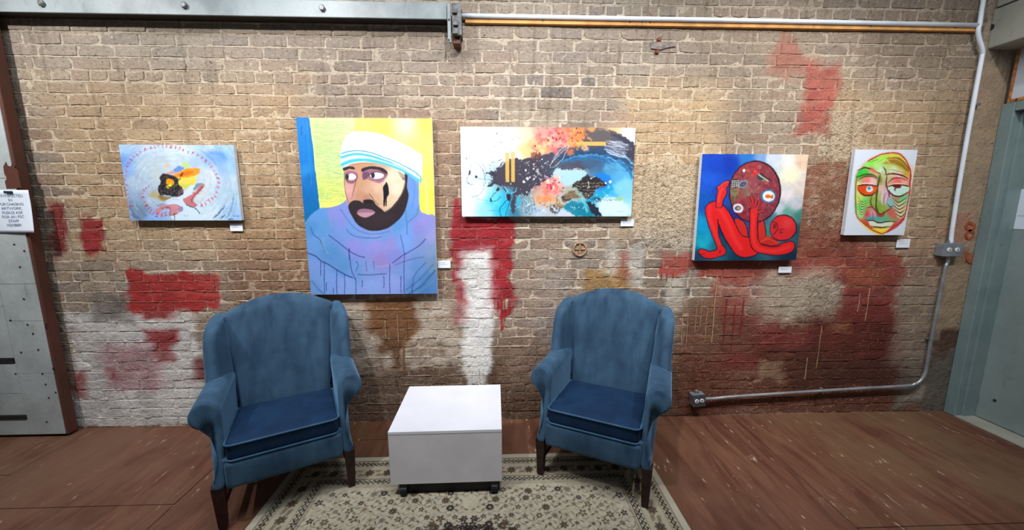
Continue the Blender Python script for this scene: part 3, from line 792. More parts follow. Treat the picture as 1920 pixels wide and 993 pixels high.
# ------------------------------------------------------------------ painter: colour laid on a fine canvas grid
class Painter:
    def __init__(self, corners, nx, ny):
        """corners: TL, TR, BR, BL as seen; X, Y = where each grid vertex of the canvas is seen"""
        u, v = np.meshgrid(np.linspace(0, 1, nx), np.linspace(0, 1, ny))
        H = self.homog(corners)
        w = H[2,0]*u + H[2,1]*v + 1
        self.X0 = (H[0,0]*u + H[0,1]*v + H[0,2]) / w
        self.Y0 = (H[1,0]*u + H[1,1]*v + H[1,2]) / w
        self.C = np.ones((ny, nx, 3))
        self.tf(0, 0, 1)
    @staticmethod
    def homog(c):
        src = [(0,0),(1,0),(1,1),(0,1)]; A = []; B = []
        for (u, v), (x, y) in zip(src, c):
            A.append([u,v,1,0,0,0,-u*x,-v*x]); B.append(x)
            A.append([0,0,0,u,v,1,-u*y,-v*y]); B.append(y)
        return np.append(np.linalg.solve(np.array(A, float), np.array(B, float)), 1).reshape(3, 3)
    wob = 0.0
    def tf(self, ox, oy, s):
        X0, Y0 = self.X0, self.Y0
        if self.wob:                       # unsteady brush: edges wander a little
            if not hasattr(self, 'W'):
                self.W = [(vnoise(X0/2.6, Y0/2.6, k, 2) - .5) + 1.3*(vnoise(X0/9, Y0/9, k+7, 2) - .5) for k in (51, 52)]
            X0 = X0 + self.W[0]*self.wob; Y0 = Y0 + self.W[1]*self.wob
        self.X = (X0 - ox) * s; self.Y = (Y0 - oy) * s
    def blend(self, mask, a, c):
        c = np.asarray(c, float)
        if c.ndim == 1: c = c / 255.0
        a = np.clip(a, 0, 1)[:, None]
        self.C[mask] = self.C[mask] * (1 - a) + c * a
    def field(self, samples, power=2.5, mask=None, noise=0.0, seed=0, warp=0.0):
        X, Y = self.X, self.Y
        if warp:
            X = X + (vnoise(X/60, Y/60, seed+1, 3) - .5) * warp; Y = Y + (vnoise(X/60, Y/60, seed+2, 3) - .5) * warp
        num = 0; den = 0
        for (x, y, c) in samples:
            w = 1.0 / (((X-x)**2 + (Y-y)**2 + 60.0) ** (power/2))
            num = num + w[..., None] * (np.asarray(c, float) / 255); den = den + w
        f = num / den[..., None]
        if noise: f = f * (1 + noise * (vnoise(X/26, Y/26, seed, 3) - .5)[..., None] * 2)
        f = np.clip(f, 0, 1)
        if mask is None: self.C[:] = f
        else: self.C = self.C * (1 - mask[..., None]) + f * mask[..., None]
    def box(self, P, pad):
        P = np.asarray(P); return (self.X > P[:,0].min()-pad) & (self.X < P[:,0].max()+pad) & (self.Y > P[:,1].min()-pad) & (self.Y < P[:,1].max()+pad)
    def inside(self, pts, smooth=True, soft=2.0, mask=None):
        P = smooth_pts(pts, True, 4) if smooth else np.asarray(pts, float)
        m = self.box(P, soft*2) if mask is None else mask
        x, y = self.X[m], self.Y[m]
        d2 = np.full(x.shape, 1e12); ins = np.zeros(x.shape, bool)
        N = len(P)
        for i in range(N):
            a, b = P[i], P[(i+1) % N]; e = b - a; L = e @ e + 1e-9
            t = np.clip(((x-a[0])*e[0] + (y-a[1])*e[1]) / L, 0, 1)
            d2 = np.minimum(d2, (x-a[0]-t*e[0])**2 + (y-a[1]-t*e[1])**2)
            c = ((a[1] > y) != (b[1] > y))
            if abs(e[1]) > 1e-9: ins ^= c & (x < e[0]*(y-a[1])/e[1] + a[0])
        d = np.sqrt(d2) * np.where(ins, -1, 1)
        return m, sstep(soft, -soft, d)
    def fill(self, pts, c, soft=2.0, a=1.0, smooth=True, tex=0.0, seed=0):
        m, k = self.inside(pts, smooth, soft)
        if tex: k = k * np.clip(1 + tex * (vnoise(self.X[m]/12, self.Y[m]/12, seed, 3) - .55) * 4, 0, 1)
        self.blend(m, k * a, c)
        return self
    def fmask(self, pts, soft=2.0, smooth=True):
        m, k = self.inside(pts, smooth, soft); out = np.zeros(self.X.shape); out[m] = k; return out
    def stroke(self, pts, w, c, soft=1.5, a=1.0, smooth=True, taper=False):
        P = smooth_pts(pts, False, 4) if smooth and len(pts) > 2 else np.asarray(pts, float)
        m = self.box(P, w + soft*2); x, y = self.X[m], self.Y[m]
        best = np.full(x.shape, 1e9)
        N = len(P) - 1
        for i in range(N):
            p, q = P[i], P[i+1]; e = q - p; L = e @ e + 1e-9
            t = np.clip(((x-p[0])*e[0] + (y-p[1])*e[1]) / L, 0, 1)
            ww = w/2
            if taper: s = (i + t) / N; ww = w/2 * np.clip(np.sin(np.pi * (.08 + .84*s)), .15, 1)
            best = np.minimum(best, np.hypot(x-p[0]-t*e[0], y-p[1]-t*e[1]) - ww)
        self.blend(m, sstep(soft, -soft, best) * a, c)
        return self
    def ell(self, cx, cy, rx, ry, c, rot=0, soft=2.0, a=1.0):
        R = max(rx, ry) + soft*2
        m = (np.abs(self.X-cx) < R) & (np.abs(self.Y-cy) < R)
        x, y = self.X[m]-cx, self.Y[m]-cy
        r = math.radians(rot); x, y = x*math.cos(r)+y*math.sin(r), -x*math.sin(r)+y*math.cos(r)
        d = (np.sqrt((x/rx)**2 + (y/ry)**2) - 1) * min(rx, ry)
        self.blend(m, sstep(soft, -soft, d) * a, c)
        return self
    def spat(self, n, cx, cy, sx, sy, r0, r1, cols, seed=0, a=.9, soft=1.5):
        g = random.Random(seed)
        for _ in range(n):
            r = r0 + (r1-r0) * g.random()**2
            self.ell(g.gauss(cx, sx), g.gauss(cy, sy), r, r*g.uniform(.6, 1), g.choice(cols), g.uniform(0, 180), soft, a)
        return self

def make_painting(corners, label, card_px, paint, dens=1.15, thick=.028, gap=.012, cut=None):
    yface = D - thick - gap
    W = [on_y(px, py, yface) for px, py in corners]
    x0 = (W[0][0]+W[3][0])/2; x1 = (W[1][0]+W[2][0])/2; z1 = (W[0][2]+W[1][2])/2; z0 = (W[2][2]+W[3][2])/2
    w, h = x1-x0, z1-z0
    seen = [project((x0, yface, z1)), project((x1, yface, z1)), project((x1, yface, z0)), project((x0, yface, z0))]
    nx = int((seen[1][0]-seen[0][0]) * dens); ny = int((seen[3][1]-seen[0][1]) * dens)
    p = Painter(corners, nx, ny)
    paint(p)
    e = empty('painting', ((x0+x1)/2, D - gap, z0))
    xs, zs = np.meshgrid(np.linspace(-w/2, w/2, nx), np.linspace(h, 0, ny))
    co = np.stack([xs, np.full_like(xs, -thick), zs], -1)
    me = grid_mesh('painted_canvas', co, lin(np.clip(p.C, 0, 1) * 255))
    link('painted_canvas', me, M_ART, e)
    MB().box(-w/2, w/2, -thick+.0008, -thick+.012, 0, h).build('canvas_edge', M_CANVASSIDE, e, bevel=.002)
    s = MB()
    b = .035
    s.box(-w/2+.002, -w/2+b, -thick+.012, 0, .002, h-.002); s.box(w/2-b, w/2-.002, -thick+.012, 0, .002, h-.002)
    s.box(-w/2+b, w/2-b, -thick+.012, 0, .002, b); s.box(-w/2+b, w/2-b, -thick+.012, 0, h-b, h-.002)
    s.build('stretcher', M_CANVASSIDE, e)
    tag(e, label[0], 'painting', 'canvases hung along the brick wall')
    a = on_y(card_px[0], card_px[1], D-.01); b2 = on_y(card_px[2], card_px[3], D-.01)
    c = empty('title_card', ((a[0]+b2[0])/2, D-.009, b2[2]))
    cw, ch = b2[0]-a[0], a[2]-b2[2]
    MB().box(-cw/2, cw/2, -.004, 0, 0, ch).build('card', M_CARD, c, bevel=.0008)
    for k, f in enumerate((.72, .5)):
        MB().box(-cw*.38, cw*(.1 + .15*k), -.0046, -.003, ch*f-.0012, ch*f+.0012).build('print_line', M_CARDINK, c)
    tag(c, label[1], 'card', 'title cards beside the canvases')
    return e

# --- swirling white canvas with red lettering and two hands
def paint_swirl(p):
    p.wob = 2.6
    p.tf(210, 260, 5.515)
    p.field([(100,90,(175,208,246)),(95,250,(118,164,236)),(140,350,(140,180,238)),(400,90,(196,216,244)),(700,90,(208,222,240)),(1000,90,(184,208,244)),(1180,110,(160,195,244)),(1130,180,(112,160,236)),(1030,160,(130,172,236)),
             (1220,300,(150,185,240)),(230,450,(184,204,226)),(330,300,(192,212,226)),(600,160,(206,224,236)),(500,250,(198,214,224)),(1000,400,(204,216,226)),(1180,560,(176,202,222)),(1290,800,(160,196,242)),(1000,790,(206,226,242)),(800,810,(210,232,248)),
             (430,815,(140,182,244)),(250,720,(128,156,186)),(190,800,(140,172,226)),(480,370,(196,208,214)),(420,640,(180,200,222)),(900,560,(206,214,220)),(160,560,(160,182,214)),(300,760,(118,142,170)),(1240,450,(184,206,226))], 3, None, .05, 4, 30)
    # brushed rings
    r = np.hypot((p.X-660)/1.25, p.Y-470); th = np.arctan2(p.Y-470, (p.X-660)/1.25)
    k = vnoise(r/9+th*2, th*3+9, 31, 2) - .5
    ringm = sstep(180, 240, r) * .07
    p.C = np.clip(p.C * (1 + (k*ringm*2)[..., None]), 0, 1)
    for pts, c, w, a in (([(190,700),(240,790),(320,840)],(92,116,146),26,.7),([(260,680),(300,760),(370,800)],(86,112,140),20,.6),([(200,780),(270,830)],(70,100,140),20,.5),([(230,640),(260,720),(330,790)],(160,186,214),14,.7),
                         ([(1050,820),(1110,770),(1180,690)],(70,104,132),22,.8),([(1180,830),(1240,720),(1260,560)],(120,152,176),22,.7),([(1230,820),(1280,700),(1290,560)],(140,172,200),16,.7),([(1120,830),(1180,780)],(60,92,120),14,.8),([(1200,830),(1250,830)],(40,60,90),14,.8),
                         ([(930,120),(1010,190),(1090,270)],(110,146,196),18,.6),([(1010,150),(1120,160),(1180,210)],(104,150,232),40,.6),([(1100,150),(1150,210)],(110,154,230),26,.6),([(480,200),(620,185),(760,205)],(160,182,200),10,.5),([(440,300),(480,240),(600,215)],(176,196,210),12,.5),
                         ([(1180,330),(1230,480),(1240,640)],(150,180,204),14,.5)):
        p.stroke(pts, w, c, 6, a, taper=True)
    p.fill([(630,322),(680,285),(745,290),(720,330),(660,345)], (108,150,222), 6)
    p.fill([(720,260),(760,245),(810,285),(800,310),(740,300)], (190,222,132), 10, .9)
    p.ell(562, 278, 16, 16, (250,190,150), 0, 6)
    p.fill([(690,410),(800,380),(880,350),(870,420),(860,470),(780,495),(740,520),(700,480)], (250,222,70), 10, .95, tex=.3, seed=3)
    p.fill([(700,480),(760,470),(860,450),(800,490),(740,530)], (206,206,90), 10, .7)
    p.fill([(640,375),(720,335),(800,305),(900,308),(905,340),(880,372),(800,395),(700,405),(650,400)], (255,150,28), 6, .97, tex=.2, seed=5)
    p.fill([(680,370),(760,345),(830,335),(800,370),(720,390)], (240,104,20), 6, .7)
    p.fill([(540,365),(620,335),(680,345),(620,372)], (214,160,150), 6, .9)
    p.fill([(390,580),(440,540),(490,580),(560,640),(520,645),(420,600)], (190,168,110), 14, .8)
    p.fill([(480,590),(560,600),(620,610),(560,640),(500,625)], (152,120,60), 10, .9)
    p.fill([(492,395),(530,368),(620,382),(682,410),(690,460),(725,520),(735,575),(700,612),(620,598),(560,582),(498,588),(478,520),(505,455)], (38,30,32), 7, .98, tex=.22, seed=8)
    p.fill([(560,425),(600,418),(640,440),(636,470),(600,480),(562,468)], (255,160,30), 5)
    p.fill([(560,490),(610,455),(635,470),(615,490),(585,515)], (250,225,40), 4)
    p.stroke([(560,500),(620,500),(680,470)], 8, (90,130,40), 3, .8)
    p.fill([(680,540),(735,530),(740,580),(710,610),(680,590)], (120,90,104), 8, .9)
    for q in range(26):
        g = random.Random(q); x, y = g.uniform(480, 720), g.uniform(380, 600)
        p.stroke([(x,y),(x+g.uniform(-40,40),y+g.uniform(-30,40))], g.uniform(5,12), g.choice([(30,24,28),(70,58,60),(96,80,60),(24,20,24)]), 3, .7)
    p.fill([(550,672),(600,622),(690,612),(745,560),(800,490),(845,478),(852,505),(820,570),(760,620),(740,690),(640,690)], (214,230,248), 5)
    p.fill([(640,690),(740,680),(800,700),(880,740),(940,830),(640,835)], (212,232,250), 8)
    p.stroke([(560,670),(620,632),(700,640)], 6, (160,186,214), 3, .7)
    p.fill([(838,520),(870,478),(950,458),(900,505),(850,535)], (120,150,176), 5)
    p.fill([(736,625),(780,600),(825,580),(930,478),(962,474),(945,512),(856,612),(845,655),(885,690),(820,704),(762,672)], (206,118,122), 4, tex=.1)
    p.stroke([(830,665),(836,610),(940,500)], 9, (110,66,70), 3, .8); p.stroke([(760,672),(820,705),(890,690)], 7, (120,70,80), 3, .8)
    p.stroke([(780,690),(860,720),(910,775)], 12, (96,112,116), 4, .8)
    p.fill([(452,745),(500,704),(570,690),(650,678),(715,700),(735,735),(690,775),(630,792),(592,775),(600,738),(560,728),(520,740),(486,792)], (208,136,150), 4, tex=.1)
    p.stroke([(520,720),(590,720),(610,750),(600,778)], 10, (130,84,90), 3, .7); p.stroke([(640,700),(700,720),(700,750),(660,780)], 10, (236,160,160), 4, .8)
    p.fill([(690,700),(735,712),(728,748),(700,752)], (150,140,176), 5, .9); p.stroke([(600,790),(680,775)], 8, (80,56,66), 3, .8)
    p.fill([(460,690),(520,672),(560,680),(500,702)], (150,140,160), 5, .7)
    p.stroke([(655,775),(655,838)], 7, (60,60,70), 2); p.stroke([(750,780),(770,800),(790,785)], 5, (150,160,170), 2, .8)
    # lettering round the spiral
    outer = smooth_pts([(235,735),(190,660),(165,590),(150,500),(140,400),(150,310),(180,230),(235,165),(320,115),(430,85),(560,78),(680,100),(760,130),(860,168),(950,225),(1020,285),(1060,350),(1095,430),(1095,520),(1060,610),(1010,640),(960,672),(900,700)], False, 6)
    inner = smooth_pts([(430,490),(380,490),(340,520),(322,560),(325,605),(345,650),(365,695),(400,740),(445,775),(510,790),(560,780)], False, 6)
    g = random.Random(5)
    for path, step in ((outer, 38), (inner, 36)):
        acc = 0
        for i in range(1, len(path)):
            seg = np.linalg.norm(path[i]-path[i-1]); acc += seg
            if acc < step: continue
            acc = 0
            t = (path[i]-path[i-1]) / (seg+1e-9); nrm = np.array([-t[1], t[0]]); c0 = path[i]
            faint = c0[0] < 200 and c0[1] > 450
            col = (170,120,170) if faint else g.choice([(206,58,88),(214,84,100),(190,44,70),(220,110,126)])
            big = 1.25 if (c0[0] > 880 and c0[1] > 560) or c0[1] > 690 else .9
            G = lambda a, b: c0 + t*a*big + nrm*b*big
            kind = g.randrange(4)
            p.stroke([G(-2,-13), G(-2,13)], 7, col, 2, .85, False)
            if kind == 0: p.stroke([G(-2,-12), G(10,-8), G(-2,0), G(11,12)], 7, col, 2, .85, False)
            elif kind == 1: p.stroke([G(-9,13), G(9,13)], 7, col, 2, .85, False)
            elif kind == 2: p.stroke([G(-2,-13), G(10,-13)], 7, col, 2, .85, False); p.stroke([G(-2,0), G(8,0)], 7, col, 2, .85, False)
            else: p.stroke([G(-9,-13), G(9,-13)], 7, col, 2, .85, False); p.stroke([G(-9,13), G(9,13)], 7, col, 2, .85, False)
    p.stroke([(1255,800),(1310,802)], 7, (60,80,130), 2, .8)

# --- portrait with striped white headcloth
def paint_portrait(p):
    p.wob = .7
    p.tf(540, 210, 5.676)
    X, Y = p.X, p.Y
    p.field([(300,200,(208,238,156)),(500,500,(210,240,160)),(400,900,(220,240,130)),(620,110,(216,240,168)),(450,1000,(246,246,120))], 2.5, None, .02)
    g = random.Random(3)
    for y in range(105, 960, 15):
        x = 270 + (y-100)*.08
        while x < 640:
            l = g.uniform(20, 90)
            if g.random() < .75: p.stroke([(x,y+g.uniform(-3,3)),(x+l,y+g.uniform(-3,3))], 4.2, (112,136,92), 2, g.uniform(.35,.85), False)
            x += l + g.uniform(4, 24)
    for x, y in ((665,187),(440,310),(530,460),(580,890),(500,640)): p.stroke([(x,y),(x+24,y+2)], 4, (90,90,90), 2, .7, False)
    mk = p.fmask([(722,40),(1600,40),(1640,2000),(1300,2000),(1400,900),(1300,400),(700,300),(706,180)], 4, False)
    p.field([(800,120,(255,246,120)),(1000,150,(255,244,104)),(1250,130,(255,252,190)),(1480,120,(255,240,96)),(1480,400,(255,244,120)),(1450,700,(250,240,110)),(1520,900,(240,230,90)),(1480,1100,(246,232,100))], 2.5, mk, .02)
    p.stroke([(1460,700),(1475,900),(1480,1150)], 26, (252,246,170), 8, .6); p.stroke([(1520,760),(1535,1000)], 16, (232,220,80), 6, .6)
    mk = p.fmask([(60,30),(225,40),(245,200),(272,400),(288,600),(306,780),(330,960),(345,1100),(300,1200),(160,1300),(120,600)], 3, False)
    p.field([(140,150,(36,128,206)),(200,300,(22,126,206)),(160,500,(20,124,208)),(230,700,(14,112,190)),(200,900,(10,108,184)),(260,1050,(10,110,176)),(190,620,(40,140,216))], 2.5, mk, .04)
    p.stroke([(145,150),(150,240)], 10, (14,80,160), 4, .8); p.stroke([(228,80),(262,360),(275,560)], 10, (14,96,176), 3, .7); p.stroke([(290,640),(320,900)], 12, (10,90,160), 4, .7); p.stroke([(205,100),(225,420),(250,760)], 8, (60,156,226), 4, .5)
    # scarf and shoulders
    p.tf(540, 380, 5.517)
    body = [(150,260),(190,180),(240,115),(330,52),(430,42),(540,12),(620,-60),(700,-200),(1180,-340),(1280,-330),(1350,-250),(1362,60),(1440,120),(1540,200),(1580,960),(200,980),(170,500)]
    mk = p.fmask(body, 4)
    p.field([(300,120,(112,168,226)),(230,250,(96,160,216)),(380,230,(110,170,222)),(500,120,(156,160,226)),(560,200,(150,160,228)),(640,260,(132,172,232)),(300,400,(120,170,226)),(430,520,(104,160,214)),(560,640,(110,164,220)),(700,450,(166,160,232)),(900,440,(172,164,232)),
             (1050,430,(170,160,226)),(900,340,(150,174,236)),(760,330,(140,170,232)),(1000,330,(140,168,230)),(950,590,(172,150,214)),(1120,560,(156,156,224)),(850,700,(150,172,230)),(700,700,(130,170,228)),(300,680,(140,172,230)),(420,800,(144,178,238)),(600,860,(158,184,242)),
             (850,860,(164,186,244)),(1100,830,(166,180,238)),(1200,720,(140,170,226)),(1350,680,(120,160,216)),(1450,800,(96,146,200)),(1400,900,(88,140,196)),(1300,860,(110,156,214)),(1480,480,(150,170,206)),(1400,420,(150,164,220)),(1420,200,(170,160,224)),(1350,260,(160,156,222)),
             (1240,100,(120,168,228)),(1250,-60,(130,170,232)),(1220,300,(134,176,240)),(1200,420,(140,180,244)),(1130,230,(112,168,224)),(1320,-150,(124,164,230)),(260,880,(130,170,222)),(1490,640,(130,160,190)),(1490,350,(176,170,224))], 3.6, mk, .02, 9, 34)
    p.C = p.C * (1 - mk[..., None] * np.array((.12, .08, .02)))
    for pts, c, w, a in (([(205,515),(280,545),(350,602),(430,640),(500,690),(600,745),(660,770)],(64,96,170),9,.85),([(420,330),(490,385),(560,440),(640,500),(720,545),(790,560)],(92,100,184),8,.8),([(720,738),(820,742),(920,740),(1010,732)],(84,112,176),8,.7),
                         ([(1080,620),(1180,545),(1280,490),(1360,440),(1420,375)],(72,96,170),8,.8),([(600,270),(660,330),(760,355),(880,362),(960,350)],(96,130,200),8,.7),([(230,240),(260,320),(330,380),(380,500)],(70,120,180),9,.6),([(620,480),(635,560),(650,680),(690,790)],(84,100,180),8,.7),
                         ([(430,60),(430,160),(440,260)],(180,170,236),12,.6),([(540,60),(600,150),(690,260),(800,310),(920,318),(1050,290)],(108,150,214),10,.6),([(1210,20),(1225,200),(1230,320)],(96,150,214),10,.7),([(1240,200),(1330,120),(1350,20)],(100,146,210),12,.5),([(1160,330),(1180,420),(1200,520)],(110,120,196),8,.7),
                         ([(1110,640),(1250,590),(1400,560)],(96,126,190),10,.5),([(1250,940),(1380,860),(1520,700)],(60,110,160),14,.5),([(1320,940),(1440,860),(1530,780)],(120,170,214),12,.5),([(1220,900),(1350,800),(1500,640)],(76,120,176),10,.5),([(1300,860),(1300,760),(1420,620)],(84,112,180),10,.5),
                         ([(240,800),(300,880),(360,935)],(90,140,190),12,.5),([(360,360),(370,460),(410,520)],(150,196,240),14,.5),([(900,660),(980,655),(1060,640)],(200,190,240),16,.5),([(700,700),(720,640),(700,600)],(96,110,186),8,.6),([(880,600),(890,680)],(120,110,190),7,.6),([(800,600),(812,700)],(110,110,190),6,.7)):
        p.stroke(pts, w*1.35, np.array(c)*.86, 4, min(1, a*1.15))
    for x, y0, y1 in ((335,600,745),(372,600,930),(390,820,900),(500,690,940),(578,740,940),(695,780,940),(760,800,870),(1048,630,940),(1200,520,940),(1165,760,930),(1285,840,940),(985,760,880),(1060,120,120),(630,470,590),(460,880,940)):
        p.stroke([(x,y0),(x+g.uniform(-4,4),(y0+y1)/2),(x,y1)], 7, (48,66,146), 2, .95)
    # face
    p.tf(540, 210, 5.676)
    face = [(585,575),(680,545),(800,533),(950,540),(1100,580),(1250,640),(1265,800),(1230,930),(1160,1080),(900,1180),(700,1120),(650,1020),(612,900),(600,760),(598,650)]
    mk = p.fmask(face, 3)
    p.field([(640,830,(228,170,168)),(640,900,(214,160,150)),(690,640,(206,150,130)),(760,600,(206,152,118)),(770,760,(206,156,122)),(760,880,(200,148,118)),(850,830,(216,168,140)),(830,910,(190,136,112)),(950,800,(226,190,160)),(1000,560,(212,170,140)),(1100,700,(236,220,192)),(1150,820,(236,222,196)),(1080,920,(226,200,170)),(940,930,(214,170,140)),(880,560,(206,158,126)),(1180,660,(232,214,188))], 3, mk, .03)
    p.fill([(790,640),(850,612),(960,612),(1055,650),(1045,690),(985,748),(900,735),(840,705),(800,715)], (150,104,128), 6, .95)
    p.fill([(795,645),(840,635),(870,660),(845,700),(800,712)], (112,72,98), 8, .85)
    p.stroke([(850,690),(900,725),(980,740),(1045,690)], 9, (190,130,140), 3, .9); p.stroke([(850,675),(920,632),(1000,640),(1040,668)], 9, (110,66,92), 3, .9)
    p.fill([(605,640),(660,622),(728,640),(742,690),(702,752),(640,752),(608,712)], (160,108,130), 6, .95); p.stroke([(612,700),(650,745),(705,735),(738,690)], 8, (124,70,90), 3, .8)
    p.fill([(872,672),(925,640),(990,648),(1020,675),(980,702),(915,708)], (240,242,250), 2.5); p.fill([(634,675),(668,650),(708,664),(726,692),(692,716),(648,712)], (238,242,250), 2.5)
    p.ell(904, 670, 20, 30, (50,38,48), 0, 3); p.ell(628, 684, 18, 32, (52,42,50), 0, 3)
    p.fill([(586,592),(640,575),(700,580),(708,606),(650,602),(594,620)], (58,44,52), 3); p.fill([(786,598),(890,572),(1000,590),(1055,632),(1046,655),(960,612),(860,606),(792,632)], (58,42,54), 3)
    p.stroke([(738,655),(722,740),(695,830),(674,935)], 7, (96,58,50), 2, .9, taper=True); p.stroke([(862,862),(905,920),(960,985)], 7, (110,70,56), 2, .9); p.stroke([(598,640),(602,780),(618,880),(645,960)], 6, (120,70,64), 2, .8)
    p.stroke([(660,560),(760,545),(900,548)], 4, (150,100,80), 2, .7)
    p.fill([(1045,742),(1062,770),(1070,830),(1068,880),(1052,905),(1047,990),(1036,992),(1036,925),(1028,990),(1014,990),(1014,880),(1008,800),(1030,765)], (28,24,34), 2.5)
    for k in range(9):
        p.stroke([(1170+k*7, 625+k*4),(1190+k*6,670),(1225+k*2, 720)], 3, (70,60,60), 2, .6)
    # beard and mouth, in the frame of the whole photograph
    p.tf(0, 0, 1)
    p.fill([(653,384),(660,376),(672,375),(680,379),(684,374),(697,374),(706,384),(716,392),(722,396),(733,389),(744,376),(753,362),(759,345),(759,326),(764,327),(763,350),(766,365),(762,385),(755,402),(742,416),(724,428),(704,432),(685,429),(668,418),(660,405),(655,395)], (50,40,46), 1.0)
    p.fill([(668,390),(700,400),(740,400),(725,422),(700,428),(680,424)], (62,50,54), 6, .5)
    p.fill([(669,398),(674,392),(684,390.5),(695,392.5),(703,397),(696,403),(685,407),(674,404)], (196,148,164), .8)
    p.fill([(669,398),(674,392),(684,390.5),(695,392.5),(703,397),(690,397.5),(680,398)], (160,112,136), .8)
    p.stroke([(722,397),(735,389),(746,376),(755,360),(760,342)], 3.0, (84,66,62), 2.2, .6)
    p.fill([(682,374),(697,373.5),(700,379),(690,381),(682,379)], (40,30,34), .8)
    # headcloth
    p.tf(540, 210, 5.676)
    mk = p.fmask([(582,585),(556,490),(566,380),(610,275),(680,212),(800,206),(960,226),(1100,276),(1280,362),(1390,432),(1426,464),(1428,640),(1412,755),(1380,722),(1250,642),(1100,577),(950,537),(800,530),(680,545)], 3)
    p.field([(580,480,(206,246,250)),(620,300,(222,252,244)),(700,240,(236,254,252)),(800,330,(250,255,255)),(1000,400,(252,255,255)),(1200,430,(252,255,250)),(1380,560,(250,255,250)),(1400,700,(220,248,252)),(900,260,(252,255,252))], 2.5, mk)
    p.stroke([(566,440),(650,415),(760,409),(880,428),(1000,470),(1150,530),(1300,605),(1412,690),(1405,750)], 10, (64,160,200), 3)
    p.stroke([(570,478),(680,448),(800,449),(920,476),(1040,520),(1120,558)], 26, (92,196,230), 3)
    p.stroke([(576,556),(680,516),(800,505),(950,524),(1100,566),(1230,618),(1390,722)], 34, (86,200,230), 4)
    p.stroke([(570,520),(690,480),(820,477),(950,505),(1080,545),(1230,605),(1390,700)], 10, (236,252,252), 3)
    p.stroke([(568,460),(680,430),(800,430),(920,452),(1050,505),(1200,570)], 8, (240,254,254), 3); p.stroke([(1060,530),(1160,565),(1260,615)], 8, (60,170,200), 3, .8)
    p.stroke([(1105,400),(1104,490)], 3, (150,170,180), 2, .7, False); p.stroke([(1215,430),(1214,540)], 3, (160,176,184), 2, .6, False)
    p.stroke([(1250,650),(1330,720),(1345,860),(1320,1000)], 16, (96,140,206), 6, .6); p.stroke([(1290,680),(1380,760),(1385,1000)], 12, (150,186,240), 6, .5)

